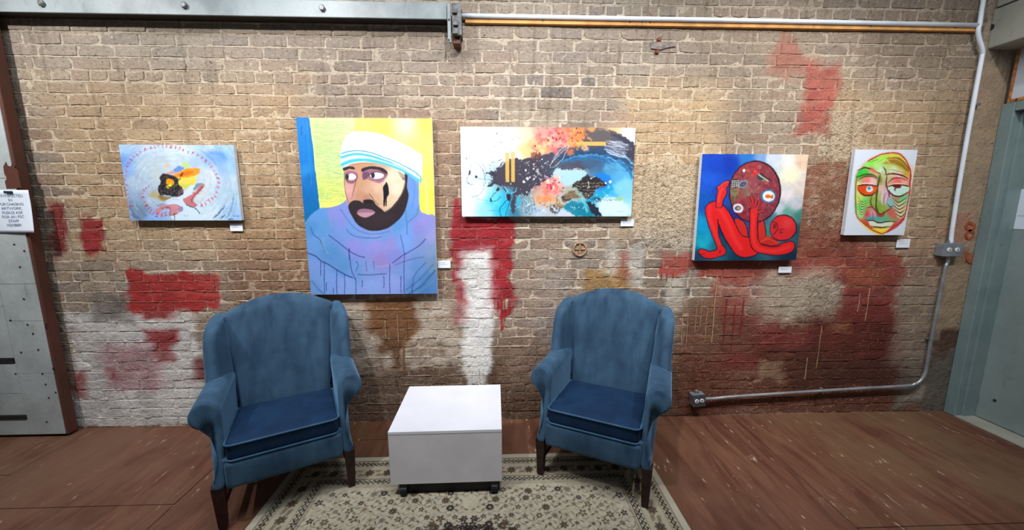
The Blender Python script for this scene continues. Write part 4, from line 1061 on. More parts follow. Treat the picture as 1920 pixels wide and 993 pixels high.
# --- abstract with gold bars
def paint_abstract(p):
    p.wob = 5.0
    p.tf(0, 0, 1)
    p.field([(875,250,(246,253,255)),(880,300,(246,252,255)),(880,380,(238,246,252)),(872,400,(236,242,250)),(910,260,(232,252,255)),(925,255,(208,246,255)),(935,280,(222,248,255)),(955,262,(214,236,250)),(960,290,(226,238,246)),(972,262,(240,220,214)),(985,255,(255,220,180)),(985,280,(252,206,134)),(1000,272,(250,180,130)),
             (1020,250,(250,150,140)),(1040,262,(246,132,124)),(1060,250,(240,130,130)),(1085,255,(246,156,104)),(1100,262,(200,140,100)),(1110,248,(120,100,84)),(1130,255,(116,104,100)),(1152,246,(255,196,140)),(1180,255,(240,246,255)),(1188,275,(220,232,250)),(1100,290,(70,74,92)),(1120,300,(66,84,108)),(1140,308,(60,112,150)),(1165,315,(90,170,215)),(1180,345,(130,206,242)),(1178,385,(180,226,250)),(1150,392,(216,236,252)),(1130,390,(190,226,246)),
             (900,360,(232,246,252)),(910,395,(160,230,250)),(925,378,(96,216,246)),(942,392,(40,196,240)),(955,380,(30,184,232)),(965,400,(60,120,150)),(985,395,(150,170,180)),(1010,395,(190,206,226)),(1015,375,(220,190,160)),(1030,350,(240,150,140)),(1050,330,(180,210,226)),(1070,340,(176,214,230)),(1060,395,(200,214,230)),(1100,395,(20,140,170)),(1130,345,(20,130,220)),(1148,360,(60,180,236)),(1000,330,(72,68,84)),(960,335,(72,68,84))], 3.4, None, .04, 6, 8)
    DK = (70, 64, 78)
    p.tf(850, 230, 5.367)
    p.fill([(330,500),(420,492),(432,450),(480,432),(520,390),(570,366),(640,350),(680,380),(720,350),(800,330),(900,318),(1000,330),(1010,520),(930,560),(860,640),(800,640),(750,720),(650,740),(610,900),(582,890),(590,760),(622,650),(560,640),(440,625),(340,640),(405,570),(372,530)], DK, 5, 1, tex=.05)
    for a, b in (((340,505),(420,500)),((345,640),(440,600)),((380,520),(430,540)),((440,450),(500,380)),((360,600),(420,560))): p.stroke([a, b], 10, (50,46,60), 3, .8, False)
    p.tf(1020, 230, 4.967)
    p.fill([(-20,300),(60,290),(150,230),(240,190),(330,130),(420,62),(520,70),(640,100),(760,150),(836,196),(836,375),(760,310),(690,290),(600,320),(520,370),(420,430),(330,440),(230,455),(120,420),(60,470),(-20,455)], (72,74,92), 6, .95, tex=.08, seed=4)
    p.fill([(420,55),(600,80),(600,180),(400,180),(390,110)], (112,100,92), 18, .6)
    p.fill([(330,330),(480,300),(620,330),(700,400),(600,470),(430,440)], (54,110,160), 26, .55, tex=.15, seed=7)
    p.fill([(560,400),(680,340),(800,420),(826,560),(800,700),(700,690),(640,580),(560,500)], (84,170,220), 26, .6)
    for q in range(26):
        t0 = q/25; gq = random.Random(60+q)
        p.stroke([(120+60*t0, 330+40*t0), (330+30*t0, 250+90*t0), (560, 240+110*t0), (720+20*t0, 300+110*t0), (820, 400+120*t0)], gq.uniform(6, 16), gq.choice([(52,58,78),(44,70,104),(36,96,150),(60,66,84),(30,60,100)]) if t0 < .6 else gq.choice([(40,120,180),(70,150,205),(110,190,230),(30,90,150)]), 6, .5)
    p.fill([(600,60),(760,140),(836,200),(836,330),(770,300),(780,210),(640,120)], (58,56,74), 8, .8)
    p.fill([(650,580),(800,540),(820,720),(760,760),(680,680)], (140,212,244), 24, .7)
    p.fill([(515,720),(640,690),(760,760),(806,860),(560,868),(520,800)], (216,236,250), 18, .9)
    p.fill([(120,478),(200,450),(300,440),(380,450),(405,490),(380,540),(300,565),(200,570),(140,530)], (176,216,232), 8, .95, tex=.12, seed=2)
    p.fill([(470,480),(530,470),(600,500),(610,560),(540,560),(480,530)], (24,124,214), 7, .9, tex=.1, seed=3)
    p.fill([(400,720),(480,650),(600,600),(650,610),(590,660),(510,720),(440,760)], (28,164,206), 8, .9)
    p.fill([(180,770),(260,735),(340,735),(420,745),(480,865),(300,865),(220,820)], (14,128,156), 7, .92, tex=.1, seed=5)
    p.fill([(265,575),(330,545),(400,490),(470,500),(560,548),(582,565),(570,592),(492,605),(480,650),(430,690),(385,712),(330,690),(250,725),(180,735),(175,690),(220,650),(290,625)], (44,38,42), 5, .97)
    p.fill([(398,745),(440,748),(490,790),(545,870),(470,868),(425,805)], (38,42,62), 4)
    for (x0, y0, x1, y1) in ((280,570,570,562),(300,592,560,590),(290,620,490,618),(200,650,470,648),(190,675,440,672),(190,700,410,698),(250,722,390,716)): p.stroke([(x0,y0),(x1,y1)], 4, (190,166,130), 2, .85, False)
    p.stroke([(410,560),(402,600)], 6, (240,240,240), 2); p.stroke([(290,610),(340,680),(380,740),(400,820)], 24, (160,206,206), 8, .8); p.stroke([(365,720),(385,780),(395,830)], 14, (60,200,230), 5, .9)
    p.fill([(200,600),(270,590),(330,690),(240,720),(180,690)], (176,150,110), 12, .55); p.ell(105, 800, 52, 40, (70,70,74), 0, 8, .85); p.spat(24, 105, 800, 26, 18, 3, 9, [(230,232,236),(200,206,210)], 5)
    p.fill([(120,850),(190,820),(250,868),(120,868)], (206,214,232), 8); p.ell(480, 715, 40, 24, (10,70,90), 0, 14, .8); p.stroke([(510,716),(680,714)], 6, (60,110,120), 2, .9, False); p.ell(705, 706, 36, 22, (160,206,140), 0, 12, .9); p.spat(8, 705, 706, 16, 9, 3, 8, [(210,226,120),(120,180,110)], 9)
    # warm flower clouds
    PK = [(240,110,120),(250,150,140),(236,90,104),(255,170,150),(246,130,110),(255,196,170)]
    p.tf(0, 0, 1)
    p.spat(120, 1042, 262, 20, 12, 2, 8, PK, 1, .75, 2); p.spat(50, 1080, 258, 10, 12, 2, 7, [(240,140,80),(250,166,100),(226,120,70)], 2, .8, 2); p.spat(30, 1012, 276, 10, 8, 2, 6, [(250,176,110),(246,150,110),(255,206,150)], 3, .8, 2)
    p.spat(26, 1042, 258, 22, 12, 1, 3, [(150,30,50),(190,50,60),(120,24,40)], 4, .9, 1); p.spat(10, 1085, 258, 8, 10, 1, 2.5, [(110,40,30),(140,60,40)], 6, .9, 1)
    p.spat(60, 1034, 348, 9, 11, 2, 6, PK, 7, .85, 1.5); p.spat(30, 1034, 346, 8, 10, 1, 2.4, [(180,40,60),(200,70,80)], 8, .9, .8); p.spat(34, 1022, 372, 9, 8, 2, 6, [(246,160,110),(240,140,90),(255,190,150),(226,170,120)], 9, .85, 1.5); p.spat(30, 1050, 378, 9, 8, 1, 4, [(200,150,90),(170,130,80),(110,90,60)], 10, .8, 1)
    p.spat(90, 1018, 335, 22, 18, .5, 1.6, [(240,244,250),(220,220,232)], 11, .9, .6); p.spat(40, 1000, 320, 16, 14, .5, 1.7, [(236,236,244)], 12, .9, .6); p.spat(30, 1000, 388, 12, 8, .8, 3, [(60,120,190),(40,90,160),(230,236,246),(150,190,220)], 13, .85, .8)
    p.spat(50, 1130, 365, 18, 14, .5, 1.8, [(240,246,250),(200,230,246)], 14, .9, .6); p.spat(30, 985, 385, 10, 12, .6, 2.0, [(90,150,180),(170,200,220),(60,70,90)], 15, .8, .6); p.spat(30, 1075, 388, 14, 6, .6, 2.4, [(10,90,120),(40,180,210),(220,236,240)], 16, .85, .6)
    p.spat(16, 1000, 290, 8, 3, 1, 3.5, [(130,70,60),(160,90,70)], 17, .85, 1)
    for k in range(14): p.stroke([(975+k*1.6, 368+k%3), (978+k*1.9, 382), (976+k*2.2, 400)], 1, [(120,170,190),(60,90,110),(180,210,220)][k % 3], .6, .7)
    # gold leaf bars
    p.wob = .3; p.tf(850, 230, 5.367)
    GD = (214,174,98)
    p.fill([(521,300),(560,300),(561,595),(524,595)], GD, 2, 1, False); p.fill([(579,292),(617,292),(617,594),(580,594)], GD, 2, 1, False)
    p.fill([(521,300),(560,300),(560,390),(522,390)], (240,204,140), 6, .6, False); p.fill([(579,292),(617,292),(617,360),(580,360)], (248,214,146), 6, .6, False); p.stroke([(570,370),(570,598)], 14, (66,58,60), 3, .9, False)
    p.tf(1020, 230, 4.967)
    p.fill([(290,178),(577,178),(577,216),(330,214),(300,200)], (222,178,96), 2, 1, False); p.spat(14, 350, 225, 30, 12, 5, 14, [(170,140,60),(200,170,80)], 19, .6, 4)
    # white dry-brush and scribbles
    p.wob = 2.0; p.tf(1020, 230, 4.967)
    g = random.Random(9)
    for k in range(34):
        x0, y0 = g.uniform(560, 640), g.uniform(165, 300); p.stroke([(x0,y0),(x0+g.uniform(60,110),y0+g.uniform(0,26)),(x0+g.uniform(120,190),y0+g.uniform(10,60))], g.uniform(2,7), (214,222,240), 3, g.uniform(.35,.85))
    for k in range(16):
        x0, y0 = g.uniform(560, 760), g.uniform(300, 430); p.stroke([(x0,y0),(x0+g.uniform(40,90),y0+g.uniform(10,60))], g.uniform(3,7), g.choice([(190,220,240),(40,90,130),(120,190,226)]), 4, .45)
    p.stroke([(770,170),(800,200),(790,300)], 16, (60,60,80), 6, .7)
    p.stroke([(225,215),(170,270),(90,350),(50,400),(70,418),(130,380),(200,290),(225,215),(190,220),(120,290),(60,380)], 4.5, (226,228,240), 2, .85)
    p.stroke([(90,330),(150,260),(200,230)], 22, (170,170,190), 12, .4)
    p.stroke([(230,470),(290,430),(350,432),(300,455),(350,440),(330,480)], 5, (230,238,246), 2, .8); p.stroke([(110,470),(150,420),(140,460),(190,430)], 5, (220,230,240), 2, .8); p.stroke([(60,470),(110,420),(180,370)], 12, (40,120,150), 5, .7)
    p.ell(615, 553, 11, 11, (236,246,250), 0, 3); p.ell(572, 562, 9, 9, (236,240,246), 0, 3); p.ell(442, 517, 8, 8, (240,240,240), 0, 3); p.stroke([(440,517),(480,500)], 5, (236,236,240), 2, .9, False)
    # black ink loops
    p.tf(850, 230, 5.367)
    IK = (46, 50, 60)
    p.stroke([(165,500),(180,430),(230,400),(300,480),(320,540),(310,640),(260,720),(170,745)], 4, IK, 2, .7); p.stroke([(165,500),(135,560),(150,605),(200,620)], 4.5, IK, 2, .8); p.stroke([(165,490),(160,510)], 18, IK, 3, .9, False); p.ell(228, 541, 11, 12, IK, 0, 3)
    p.stroke([(228,541),(280,565),(390,572)], 3.5, IK, 2, .7); p.stroke([(300,640),(312,560),(340,510)], 3, IK, 2, .6); p.stroke([(230,395),(280,390),(330,490)], 3, IK, 2, .5)
    p.stroke([(450,640),(440,680),(400,720),(370,770),(390,790),(440,780),(475,745)], 5, IK, 2, .85); p.ell(447, 665, 14, 20, IK, 30, 4); p.stroke([(375,760),(385,785)], 12, IK, 3, .9, False)
    p.stroke([(550,760),(500,820),(470,860),(480,940)], 7, IK, 2, .9); p.stroke([(600,680),(560,820),(515,940)], 7, IK, 2, .9); p.fill([(540,720),(570,720),(572,770),(550,782),(535,750)], (60,30,44), 3); p.stroke([(500,640),(530,700),(545,740)], 9, IK, 3, .9); p.stroke([(340,880),(430,885),(520,850),(580,780)], 3, (40,100,120), 2, .7); p.stroke([(230,730),(260,770),(350,780)], 3, IK, 2, .4)
    p.stroke([(575,330),(585,220),(610,150),(650,135),(675,165)], 3, (90,110,110), 2, .7); p.stroke([(455,380),(490,365)], 5, IK, 2, .8, False); p.stroke([(385,400),(410,392)], 5, IK, 2, .7, False)
    for x, y, r in ((440,107,5),(482,198,6),(423,241,4),(572,160,4),(136,360,7),(150,412,4),(395,342,4),(370,428,6),(360,462,4),(484,222,3),(388,815,4),(150,605,5)): p.ell(x, y, r, r, IK, 0, 2, .85)
    for x, y, r in ((725,474,9),(806,418,9),(807,464,7),(708,597,11),(830,485,6),(808,564,8),(736,696,7),(780,730,6),(890,365,7),(840,385,5),(752,820,9),(742,560,12),(765,548,7)): p.ell(x, y, r, r, (238,240,248), 0, 3, .95)
    p.stroke([(640,650),(620,690),(580,710),(600,690)], 9, (90,190,220), 3, .9); p.stroke([(510,640),(540,680),(530,720)], 8, (140,220,240), 3, .8)
    p.tf(1020, 230, 4.967); p.stroke([(675,828),(735,826)], 4, (150,170,190), 2, .7, False)

# --- red figure holding a globe
def paint_globe(p):
    p.wob = 1.0
    p.tf(1295, 280, 4.227)
    p.field([(200,100,(12,66,190)),(150,250,(22,84,206)),(300,120,(6,54,170)),(120,400,(12,84,180)),(230,330,(14,70,186)),(90,600,(6,150,206)),(130,700,(16,156,190)),(100,740,(24,170,196)),(200,740,(20,112,130)),(60,840,(20,60,90)),(450,55,(40,116,200)),(560,60,(120,160,214)),(620,70,(206,214,236)),(750,90,(230,230,222)),(880,80,(230,196,170)),(780,200,(250,246,210)),(860,300,(224,210,200)),(760,350,(230,220,224)),(840,430,(196,196,206)),(700,470,(200,206,220)),
             (760,500,(104,166,150)),(640,540,(70,126,140)),(870,520,(60,130,124)),(870,640,(30,76,90)),(400,865,(14,54,74)),(800,860,(18,44,66)),(600,630,(56,130,116)),(610,560,(60,110,130)),(280,700,(20,60,80)),(350,520,(40,40,120)),(480,620,(40,80,140)),(250,640,(16,50,96))], 3.2, None, .07, 3, 26)
    OUT = (36, 12, 40)
    RED = (224, 30, 34)
    def limb(pts, c=RED, w=8):
        P = [tuple(q) for q in pts]
        p.stroke(P + [P[0]], w + 6, OUT, 4, .85); p.fill(P, c, 2.5, 1, tex=.0)
    limb([(352,542),(400,552),(440,602),(452,692),(400,676),(368,612)], (206,40,36)); limb([(540,572),(580,566),(594,690),(545,692)], (206,44,38))
    # globe
    p.ell(505, 330, 206, 244, (34,20,34), 0, 4); p.ell(503, 330, 196, 236, (136,48,58), 0, 4)
    gm = sstep(1, .97, np.hypot((p.X-503)/194, (p.Y-330)/234))
    p.field([(400,180,(150,60,66)),(500,150,(160,52,56)),(600,180,(140,60,70)),(650,280,(130,50,66)),(420,330,(130,96,84)),(350,330,(120,110,80)),(500,260,(150,70,80)),(460,330,(140,100,90)),(560,420,(150,44,60)),(400,420,(150,50,66)),(500,500,(140,46,56)),(600,480,(130,50,66)),(640,400,(140,46,62)),(420,500,(140,40,60)),(330,400,(120,70,60))], 3, gm, .22, 13, 40)
    g = random.Random(21)
    for k in range(90):
        a, r = g.uniform(0, 6.28), g.random()**.5
        x, y = 503 + 180*r*math.cos(a), 330 + 216*r*math.sin(a)
        p.stroke([(x,y),(x+g.uniform(-18,18),y+g.uniform(-18,18)),(x+g.uniform(-26,26),y+g.uniform(-26,26))], g.uniform(3,7), g.choice([(196,70,70),(96,30,44),(170,110,100),(210,60,56),(80,60,70),(180,150,140),(120,60,40)]), 3, .65)
    p.ell(548, 215, 40, 22, (60,66,72), 30, 4); p.stroke([(520,185),(560,215),(610,245)], 10, (190,200,196), 3, .9); p.stroke([(545,180),(575,210),(620,240)], 8, (30,30,36), 3, .9); p.stroke([(560,240),(590,235)], 8, (170,170,90), 3, .8)
    p.ell(350, 262, 30, 36, (40,34,40), 0, 4)
    for k in range(4): p.stroke([(326+k*15,236),(332+k*14,292)], 4, (226,224,216), 2, .9, False); p.stroke([(322,242+k*14),(378,240+k*14)], 4, (226,224,216), 2, .7, False)
    p.ell(410, 266, 38, 28, (150,150,160), -30, 3); p.ell(410, 268, 30, 20, (70,84,116), -30, 3)
    p.ell(415, 163, 10, 12, (240,236,220), 0, 3); p.spat(20, 490, 185, 24, 18, 4, 11, [(220,50,50),(236,80,70),(200,40,50)], 4, .8, 3); p.spat(14, 400, 200, 20, 16, 3, 8, [(60,40,70),(90,60,90)], 5, .8, 2)
    p.ell(612, 364, 60, 54, (50,120,180), 0, 6); p.ell(614, 364, 48, 42, (236,236,226), 0, 4); p.fill([(585,365),(605,350),(630,360),(650,350),(645,385),(625,378),(600,382)], (222,110,50), 3)
    p.fill([(340,430),(385,420),(412,445),(405,485),(360,490),(340,470)], (216,216,222), 4); p.ell(372, 456, 24, 18, (70,90,130), 0, 4); p.ell(376, 456, 12, 10, (226,140,50), 0, 3)
    p.stroke([(395,300),(385,340),(405,350)], 9, (190,40,44), 3, .9); p.stroke([(330,360),(350,320),(345,400)], 10, (120,130,80), 5, .7); p.stroke([(600,560),(660,480),(690,400)], 10, (90,60,80), 6, .5)
    for k in range(12):
        x = 400 + g.uniform(-60, 260); y = 280 + g.uniform(-20, 60); p.ell(x, y, 5, 5, g.choice([(60,30,40),(220,90,90),(40,60,90)]), 0, 2, .7)
    # figure
    limb([(120,452),(150,416),(200,404),(260,440),(320,520),(370,620),(410,680),(470,702),(482,760),(532,822),(460,850),(390,842),(330,785),(272,685),(228,585),(215,545),(222,680),(244,740),(276,782),(274,822),(230,842),(170,856),(110,850),(70,812),(74,785),(100,784),(140,802),(195,796),(213,770),(182,690),(140,570),(122,500)])
    p.stroke([(150,440),(150,520),(190,640),(230,740)], 26, (240,58,60), 14, .6); p.stroke([(225,450),(290,560),(340,680),(400,780)], 34, (244,60,56), 18, .6); p.stroke([(215,545),(224,600),(270,690),(330,785)], 7, OUT, 3, .8)
    limb([(204,442),(204,380),(214,315),(208,292),(240,270),(288,240),(302,246),(296,272),(276,302),(282,335),(252,400),(244,446)], (222,40,40)); p.stroke([(222,400),(232,330),(250,300)], 18, (240,80,76), 8, .6)
    for x, y in ((222,288),(238,276),(254,264),(270,254),(290,250)): p.ell(x, y, 10, 9, (230,70,66), 0, 3, .9); p.stroke([(x+8,y+8),(x+12,y-2)], 3, OUT, 2, .6, False)
    for x in (78, 90, 104): p.stroke([(x,830),(x+8,818)], 4, OUT, 2, .7, False)
    p.stroke([(232,792),(240,806),(226,812)], 6, OUT, 3, .7)
    p.fill([(470,702),(560,690),(640,684),(700,722),(690,760),(600,760),(540,740),(480,740)], (196,40,34), 5); p.stroke([(560,730),(620,700),(690,735)], 14, (226,90,44), 8, .6)
    limb([(474,462),(500,470),(530,482),(526,560),(530,650),(540,722),(580,752),(660,768),(740,745),(800,730),(826,745),(828,790),(775,828),(660,836),(550,816),(492,775),(474,690),(470,560)])
    p.stroke([(496,500),(496,640),(510,740),(560,790),(680,806),(790,770)], 24, (240,60,54), 12, .65); p.stroke([(560,752),(650,772),(720,760)], 6, OUT, 3, .7)
    for a, b in (((492,470),(452,374)),((498,462),(478,366)),((506,462),(514,352)),((516,468),(546,398)),((520,490),(580,476))):
        p.stroke([a, ((a[0]+b[0])/2+3,(a[1]+b[1])/2), b], 22, OUT, 4, .7); p.stroke([a, ((a[0]+b[0])/2+3,(a[1]+b[1])/2), b], 14, (206,48,52), 3)
    p.ell(502, 482, 28, 26, (214,44,46), 0, 5)
    p.ell(738, 618, 110, 108, OUT, 0, 4, .9); p.ell(736, 619, 103, 101, (212,38,44), 0, 4); p.ell(770, 580, 46, 40, (228,64,64), 0, 30, .7)
    p.stroke([(650,570),(685,580),(690,630),(668,668)], 6, OUT, 2, .85); p.ell(668, 604, 14, 22, (110,24,40), 10, 5, .8); p.stroke([(700,640),(725,628),(748,632)], 5, OUT, 2, .8); p.ell(720, 655, 14, 10, (90,30,60), 0, 4, .7); p.stroke([(668,668),(660,660)], 5, OUT, 2, .8, False); p.stroke([(640,700),(700,720),(780,714)], 7, OUT, 4, .6)

# --- lurid green face
def paint_face(p):
    p.wob = 1.0
    p.tf(1575, 270, 4.968)
    p.field([(100,100,(222,230,244)),(600,800,(222,230,244))], 2)
    FO = [(490,82),(560,96),(620,160),(655,240),(662,300),(655,400),(640,500),(612,630),(588,696),(500,770),(430,818),(380,832),(300,800),(220,742),(160,680),(146,560),(146,430),(152,290),(190,232),(262,160),(380,100)]
    p.stroke(FO + [FO[0]], 26, (250,150,120), 12, .5)
    p.stroke([(150,640),(140,560),(142,430),(146,300)], 18, (90,220,150), 8, .8); p.stroke([(170,700),(260,790),(370,842)], 16, (250,220,60), 8, .8); p.stroke([(670,200),(690,300),(668,420)], 14, (240,200,80), 8, .6)
    mk = p.fmask(FO, 4)
    p.field([(300,160,(140,244,70)),(260,190,(150,240,110)),(420,120,(180,236,76)),(500,110,(214,214,70)),(560,180,(226,206,54)),(600,220,(190,190,60)),(480,170,(226,150,90)),(620,270,(214,176,50)),(180,270,(60,196,70)),(230,270,(64,206,60)),(300,240,(230,160,130)),(380,250,(206,246,200)),(330,210,(170,244,130)),
             (500,240,(214,240,200)),(560,280,(228,224,206)),(480,200,(190,220,110)),(250,345,(246,130,130)),(310,350,(250,190,190)),(540,350,(240,110,116)),(600,370,(246,170,150)),(380,330,(130,136,60)),(410,310,(206,206,150)),(400,420,(226,190,180)),(440,480,(214,170,200)),(380,500,(180,190,110)),(360,600,(120,170,60)),(400,600,(150,176,60)),(300,540,(140,176,80)),
             (220,540,(110,226,100)),(180,520,(220,220,110)),(200,600,(90,226,100)),(190,650,(170,226,140)),(590,510,(120,206,140)),(560,560,(190,206,140)),(530,530,(170,150,120)),(580,600,(220,206,150)),(560,660,(190,220,170)),(300,640,(226,140,160)),(260,650,(206,80,70)),(470,640,(220,96,90)),(500,680,(206,110,90)),(470,560,(150,190,190)),
             (350,690,(80,170,150)),(420,690,(110,190,120)),(280,690,(80,150,170)),(380,745,(226,234,196)),(300,740,(236,214,190)),(460,750,(206,226,170)),(390,800,(250,216,54)),(320,790,(240,170,60)),(240,740,(226,86,50)),(500,770,(224,72,60)),(580,690,(214,90,70)),(640,420,(206,110,90)),(160,400,(226,220,130))], 3.4, mk, .05, 8, 12)
    RD = (138, 34, 36)
    S = lambda pts, w=9, c=RD, a=.9, s=3: p.stroke(pts, w*1.35, np.array(c)*(.82 if sum(c) < 420 else 1), s, min(1, a*1.1), taper=True)
    # hair strokes
    g = random.Random(4)
    for k in range(16):
        t = k / 15
        S([(400+40*t, 190-60*t+10*k%7), (500+50*t, 160-30*t+30*(1-t)), (600+40*t, 220+40*(1-t)*.5), (640, 270-20*t)], 5, g.choice([(170,150,30),(120,140,40),(236,226,90),(226,120,70),(200,90,60)]), .75)
    for k in range(8): S([(270+k*16, 170+k*3), (340+k*14, 150), (420+k*8, 160+k*4)], 5, g.choice([(230,250,140),(100,210,60),(190,240,110)]), .6)
    p.stroke([(262,160),(380,100),(490,82),(560,96),(620,160),(655,240),(662,300),(650,380)], 12, (196,40,60), 3, .9)
    p.stroke([(655,290),(655,400),(640,500),(612,630),(588,696),(500,770),(430,818),(380,832),(300,800),(220,742),(160,680),(146,560),(146,430),(154,300)], 9, (170,52,46), 3, .9)
    p.stroke([(440,816),(520,770),(590,700)], 16, (206,40,50), 5, .8)
    # brows
    S([(160,250),(220,225),(280,235),(340,265),(385,280)], 12, (120,60,40)); S([(280,235),(330,262),(372,290)], 14, (240,130,80), .8); S([(150,320),(220,290),(300,290),(350,320)], 14, (60,110,40), .8)
    S([(405,215),(425,245),(430,290)], 10, (60,70,80), .8); S([(420,290),(500,280),(580,295),(640,330)], 12); S([(430,240),(520,250),(600,275),(640,300)], 8, (200,160,120), .8)
    # nose
    S([(400,235),(405,320),(400,400)], 26, (196,196,140), .6, 8); S([(440,290),(430,380),(455,450),(460,500)], 14, (130,60,70), .8); S([(375,290),(350,400),(340,470),(335,560)], 18, (96,90,40), .8); S([(345,480),(335,580),(350,640),(380,660),(410,640),(480,600)], 16, (96,90,30), .85); S([(300,480),(285,540),(300,590),(335,620)], 10, (110,110,40), .8)
    for k in range(7): S([(400+k*9, 440+k*8), (385+k*10, 510), (392+k*6, 570)], 5, g.choice([(190,120,180),(240,220,230),(160,120,150)]), .8)
    p.ell(472, 556, 24, 26, (140,196,196), 0, 8, .9); S([(440,560),(470,590),(492,570)], 7, (90,110,110))
    S([(250,600),(300,590),(340,640)], 10, (200,60,50)); p.fill([(340,640),(380,655),(420,640),(400,680),(350,675)], (190,50,46), 8, .8)
    # eyes
    p.fill([(162,400),(255,388),(345,396),(335,440),(285,478),(220,480),(170,440)], (240,92,26), 3); p.ell(276, 424, 32, 30, (222,236,236), 0, 4); p.ell(272, 416, 15, 17, (96,140,190), 0, 4); p.ell(278, 436, 9, 8, (230,236,240), 0, 3); p.fill([(165,400),(240,392),(235,440),(225,478),(180,450)], (228,70,20), 6, .7)
    S([(160,396),(220,384),(290,384),(350,398)], 11, (70,40,60)); S([(165,430),(215,478),(285,484),(340,445)], 11, (130,40,30)); S([(160,350),(210,315),(290,305),(345,330)], 9, (150,60,50)); S([(180,376),(260,372),(330,380)], 10, (250,226,220), .8)
    p.fill([(450,405),(540,394),(640,400),(632,448),(565,484),(490,474),(455,440)], (200,236,220), 3); p.fill([(490,394),(570,394),(562,414),(520,416)], (120,30,30), 3); p.ell(515, 428, 12, 14, (120,40,60), 0, 3); p.ell(524, 432, 8, 8, (210,220,240), 0, 3)
    S([(445,404),(500,388),(580,386),(645,398)], 12, (110,30,34)); S([(452,430),(490,480),(565,490),(635,450)], 11, (130,40,36)); S([(445,370),(490,330),(560,318),(640,350)], 9, (196,60,70)); S([(460,385),(540,372),(640,384)], 8, (250,236,180), .8)
    # wrinkles under the eyes
    for k in range(6): S([(165+k*3, 500+k*28), (205, 545+k*24), (260-k*4, 525+k*20)], 7, g.choice([(110,120,40),(180,60,50),(60,150,70)]), .85); S([(168+k*3, 512+k*28), (205, 556+k*24), (255-k*4, 536+k*20)], 6, (206,246,150), .7)
    for k in range(5): S([(485+k*8, 500+k*38), (540+k*6, 548+k*32), (620-k*6, 500+k*38)], 8, g.choice([(150,60,60),(120,110,60),(170,70,80)]), .85); S([(490+k*8, 512+k*38), (540+k*6, 562+k*32), (616-k*6, 516+k*38)], 7, (214,244,190), .7)
    # mouth
    p.fill([(240,705),(300,675),(340,680),(370,692),(420,672),(480,690),(530,725),(460,724),(370,735),(300,716)], (90,176,150), 4, .85); p.fill([(245,715),(300,680),(335,690),(300,716)], (70,140,170), 6, .8); p.fill([(430,680),(520,715),(460,722)], (150,170,80), 6, .7)
    p.fill([(262,728),(310,720),(370,736),(430,728),(495,735),(460,765),(380,775),(310,762)], (222,232,206), 4); S([(236,708),(300,716),(370,735),(440,724),(530,726)], 9, (110,50,50)); S([(290,765),(380,778),(470,768)], 10, (110,50,40)); S([(230,720),(280,770),(370,830)], 12, (220,90,50), .8); S([(300,790),(380,806),(450,780)], 18, (252,226,60), .8, 6)
    for k in range(6): S([(262+k*12, 630), (270+k*12, 660), (262+k*14, 690)], 5, g.choice([(226,170,200),(240,120,120),(130,110,190)]), .8)

make_painting([(220,271),(437,272),(453,413),(247,413)], ('leftmost landscape canvas of a white swirl with red lettering and two hands', 'white title card under the swirl canvas on the far left'), (431,419,456,433), paint_swirl, 1.45)
make_painting([(556,220),(810,222),(820,551),(582,551)], ('tall portrait canvas of a bearded man in a white headcloth and blue scarf', 'white title card at the lower right of the headcloth portrait'), (821,488,845,502), paint_portrait, 1.25, .030)
make_painting([(863,237),(1192,240),(1183,406),(866,405)], ('wide abstract canvas with dark and cyan splashes, coral blooms and gold bars', 'white title card under the wide abstract canvas'), (1164,411,1188,424), paint_abstract, 1.35)
make_painting([(1317,288),(1512,290),(1496,489),(1302,487)], ('square canvas of a red figure lying and holding up a globe', 'white title card hanging below the red figure canvas'), (1460,499,1483,511), paint_globe, 1.4, .036)
make_painting([(1604,280),(1722,281),(1694,440),(1583,441)], ('small white canvas of a green and yellow sad face at the far right', 'white title card under the green face canvas'), (1682,448,1704,464), paint_face, 1.6)

# ------------------------------------------------------------------ wing chairs
def pillow(outline, thick, r, bulge, mapf, front_only_bulge=True):
    """rounded slab from a closed 2-D outline; mapf(a, b, w) -> 3-D"""
    O = np.asarray(outline, float); n = len(O)
    c = O.mean(0)
    t = np.roll(O, -1, 0) - np.roll(O, 1, 0); t /= np.linalg.norm(t, axis=1)[:, None] + 1e-9
    nr = np.stack([t[:, 1], -t[:, 0]], 1)
    area = .5*np.sum(O[:,0]*np.roll(O[:,1],-1) - np.roll(O[:,0],-1)*O[:,1])
    if area < 0: nr = -nr
    rings = []
    for a in np.radians([-90, -60, -30, 0]):
        rings.append((O - nr * r * (1 - math.cos(a)), -(thick/2 - r) + r*math.sin(a)))
    for a in np.radians([0, 30, 60, 90]):
        rings.append((O - nr * r * (1 - math.cos(a)), (thick/2 - r) + r*math.sin(a)))
    base = O - nr * r
    ext = np.abs(base - c).max(0)
    dome = lambda R_: thick/2 + bulge * np.clip(1 - ((R_[:,0]-c[0])/ext[0])**2, 0, 1) * np.clip(1 - ((R_[:,1]-c[1])/ext[1])**2, 0, 1)
    fr = [(c + (base - c) * f, dome(c + (base - c) * f)) for f in (.94, .82, .66, .48, .3, .14)]
    bk = [(c + (base - c) * f, -thick/2 - (0 if front_only_bulge else bulge*(1-f*f))) for f in (.25, .5, .72, .9)]
    seq = bk + rings + fr
    mb = MB()
    mb.loft([[mapf(q[0], q[1], w_) for q, w_ in zip(R, w if hasattr(w, '__len__') else [w]*n)] for R, w in seq])
    return mb
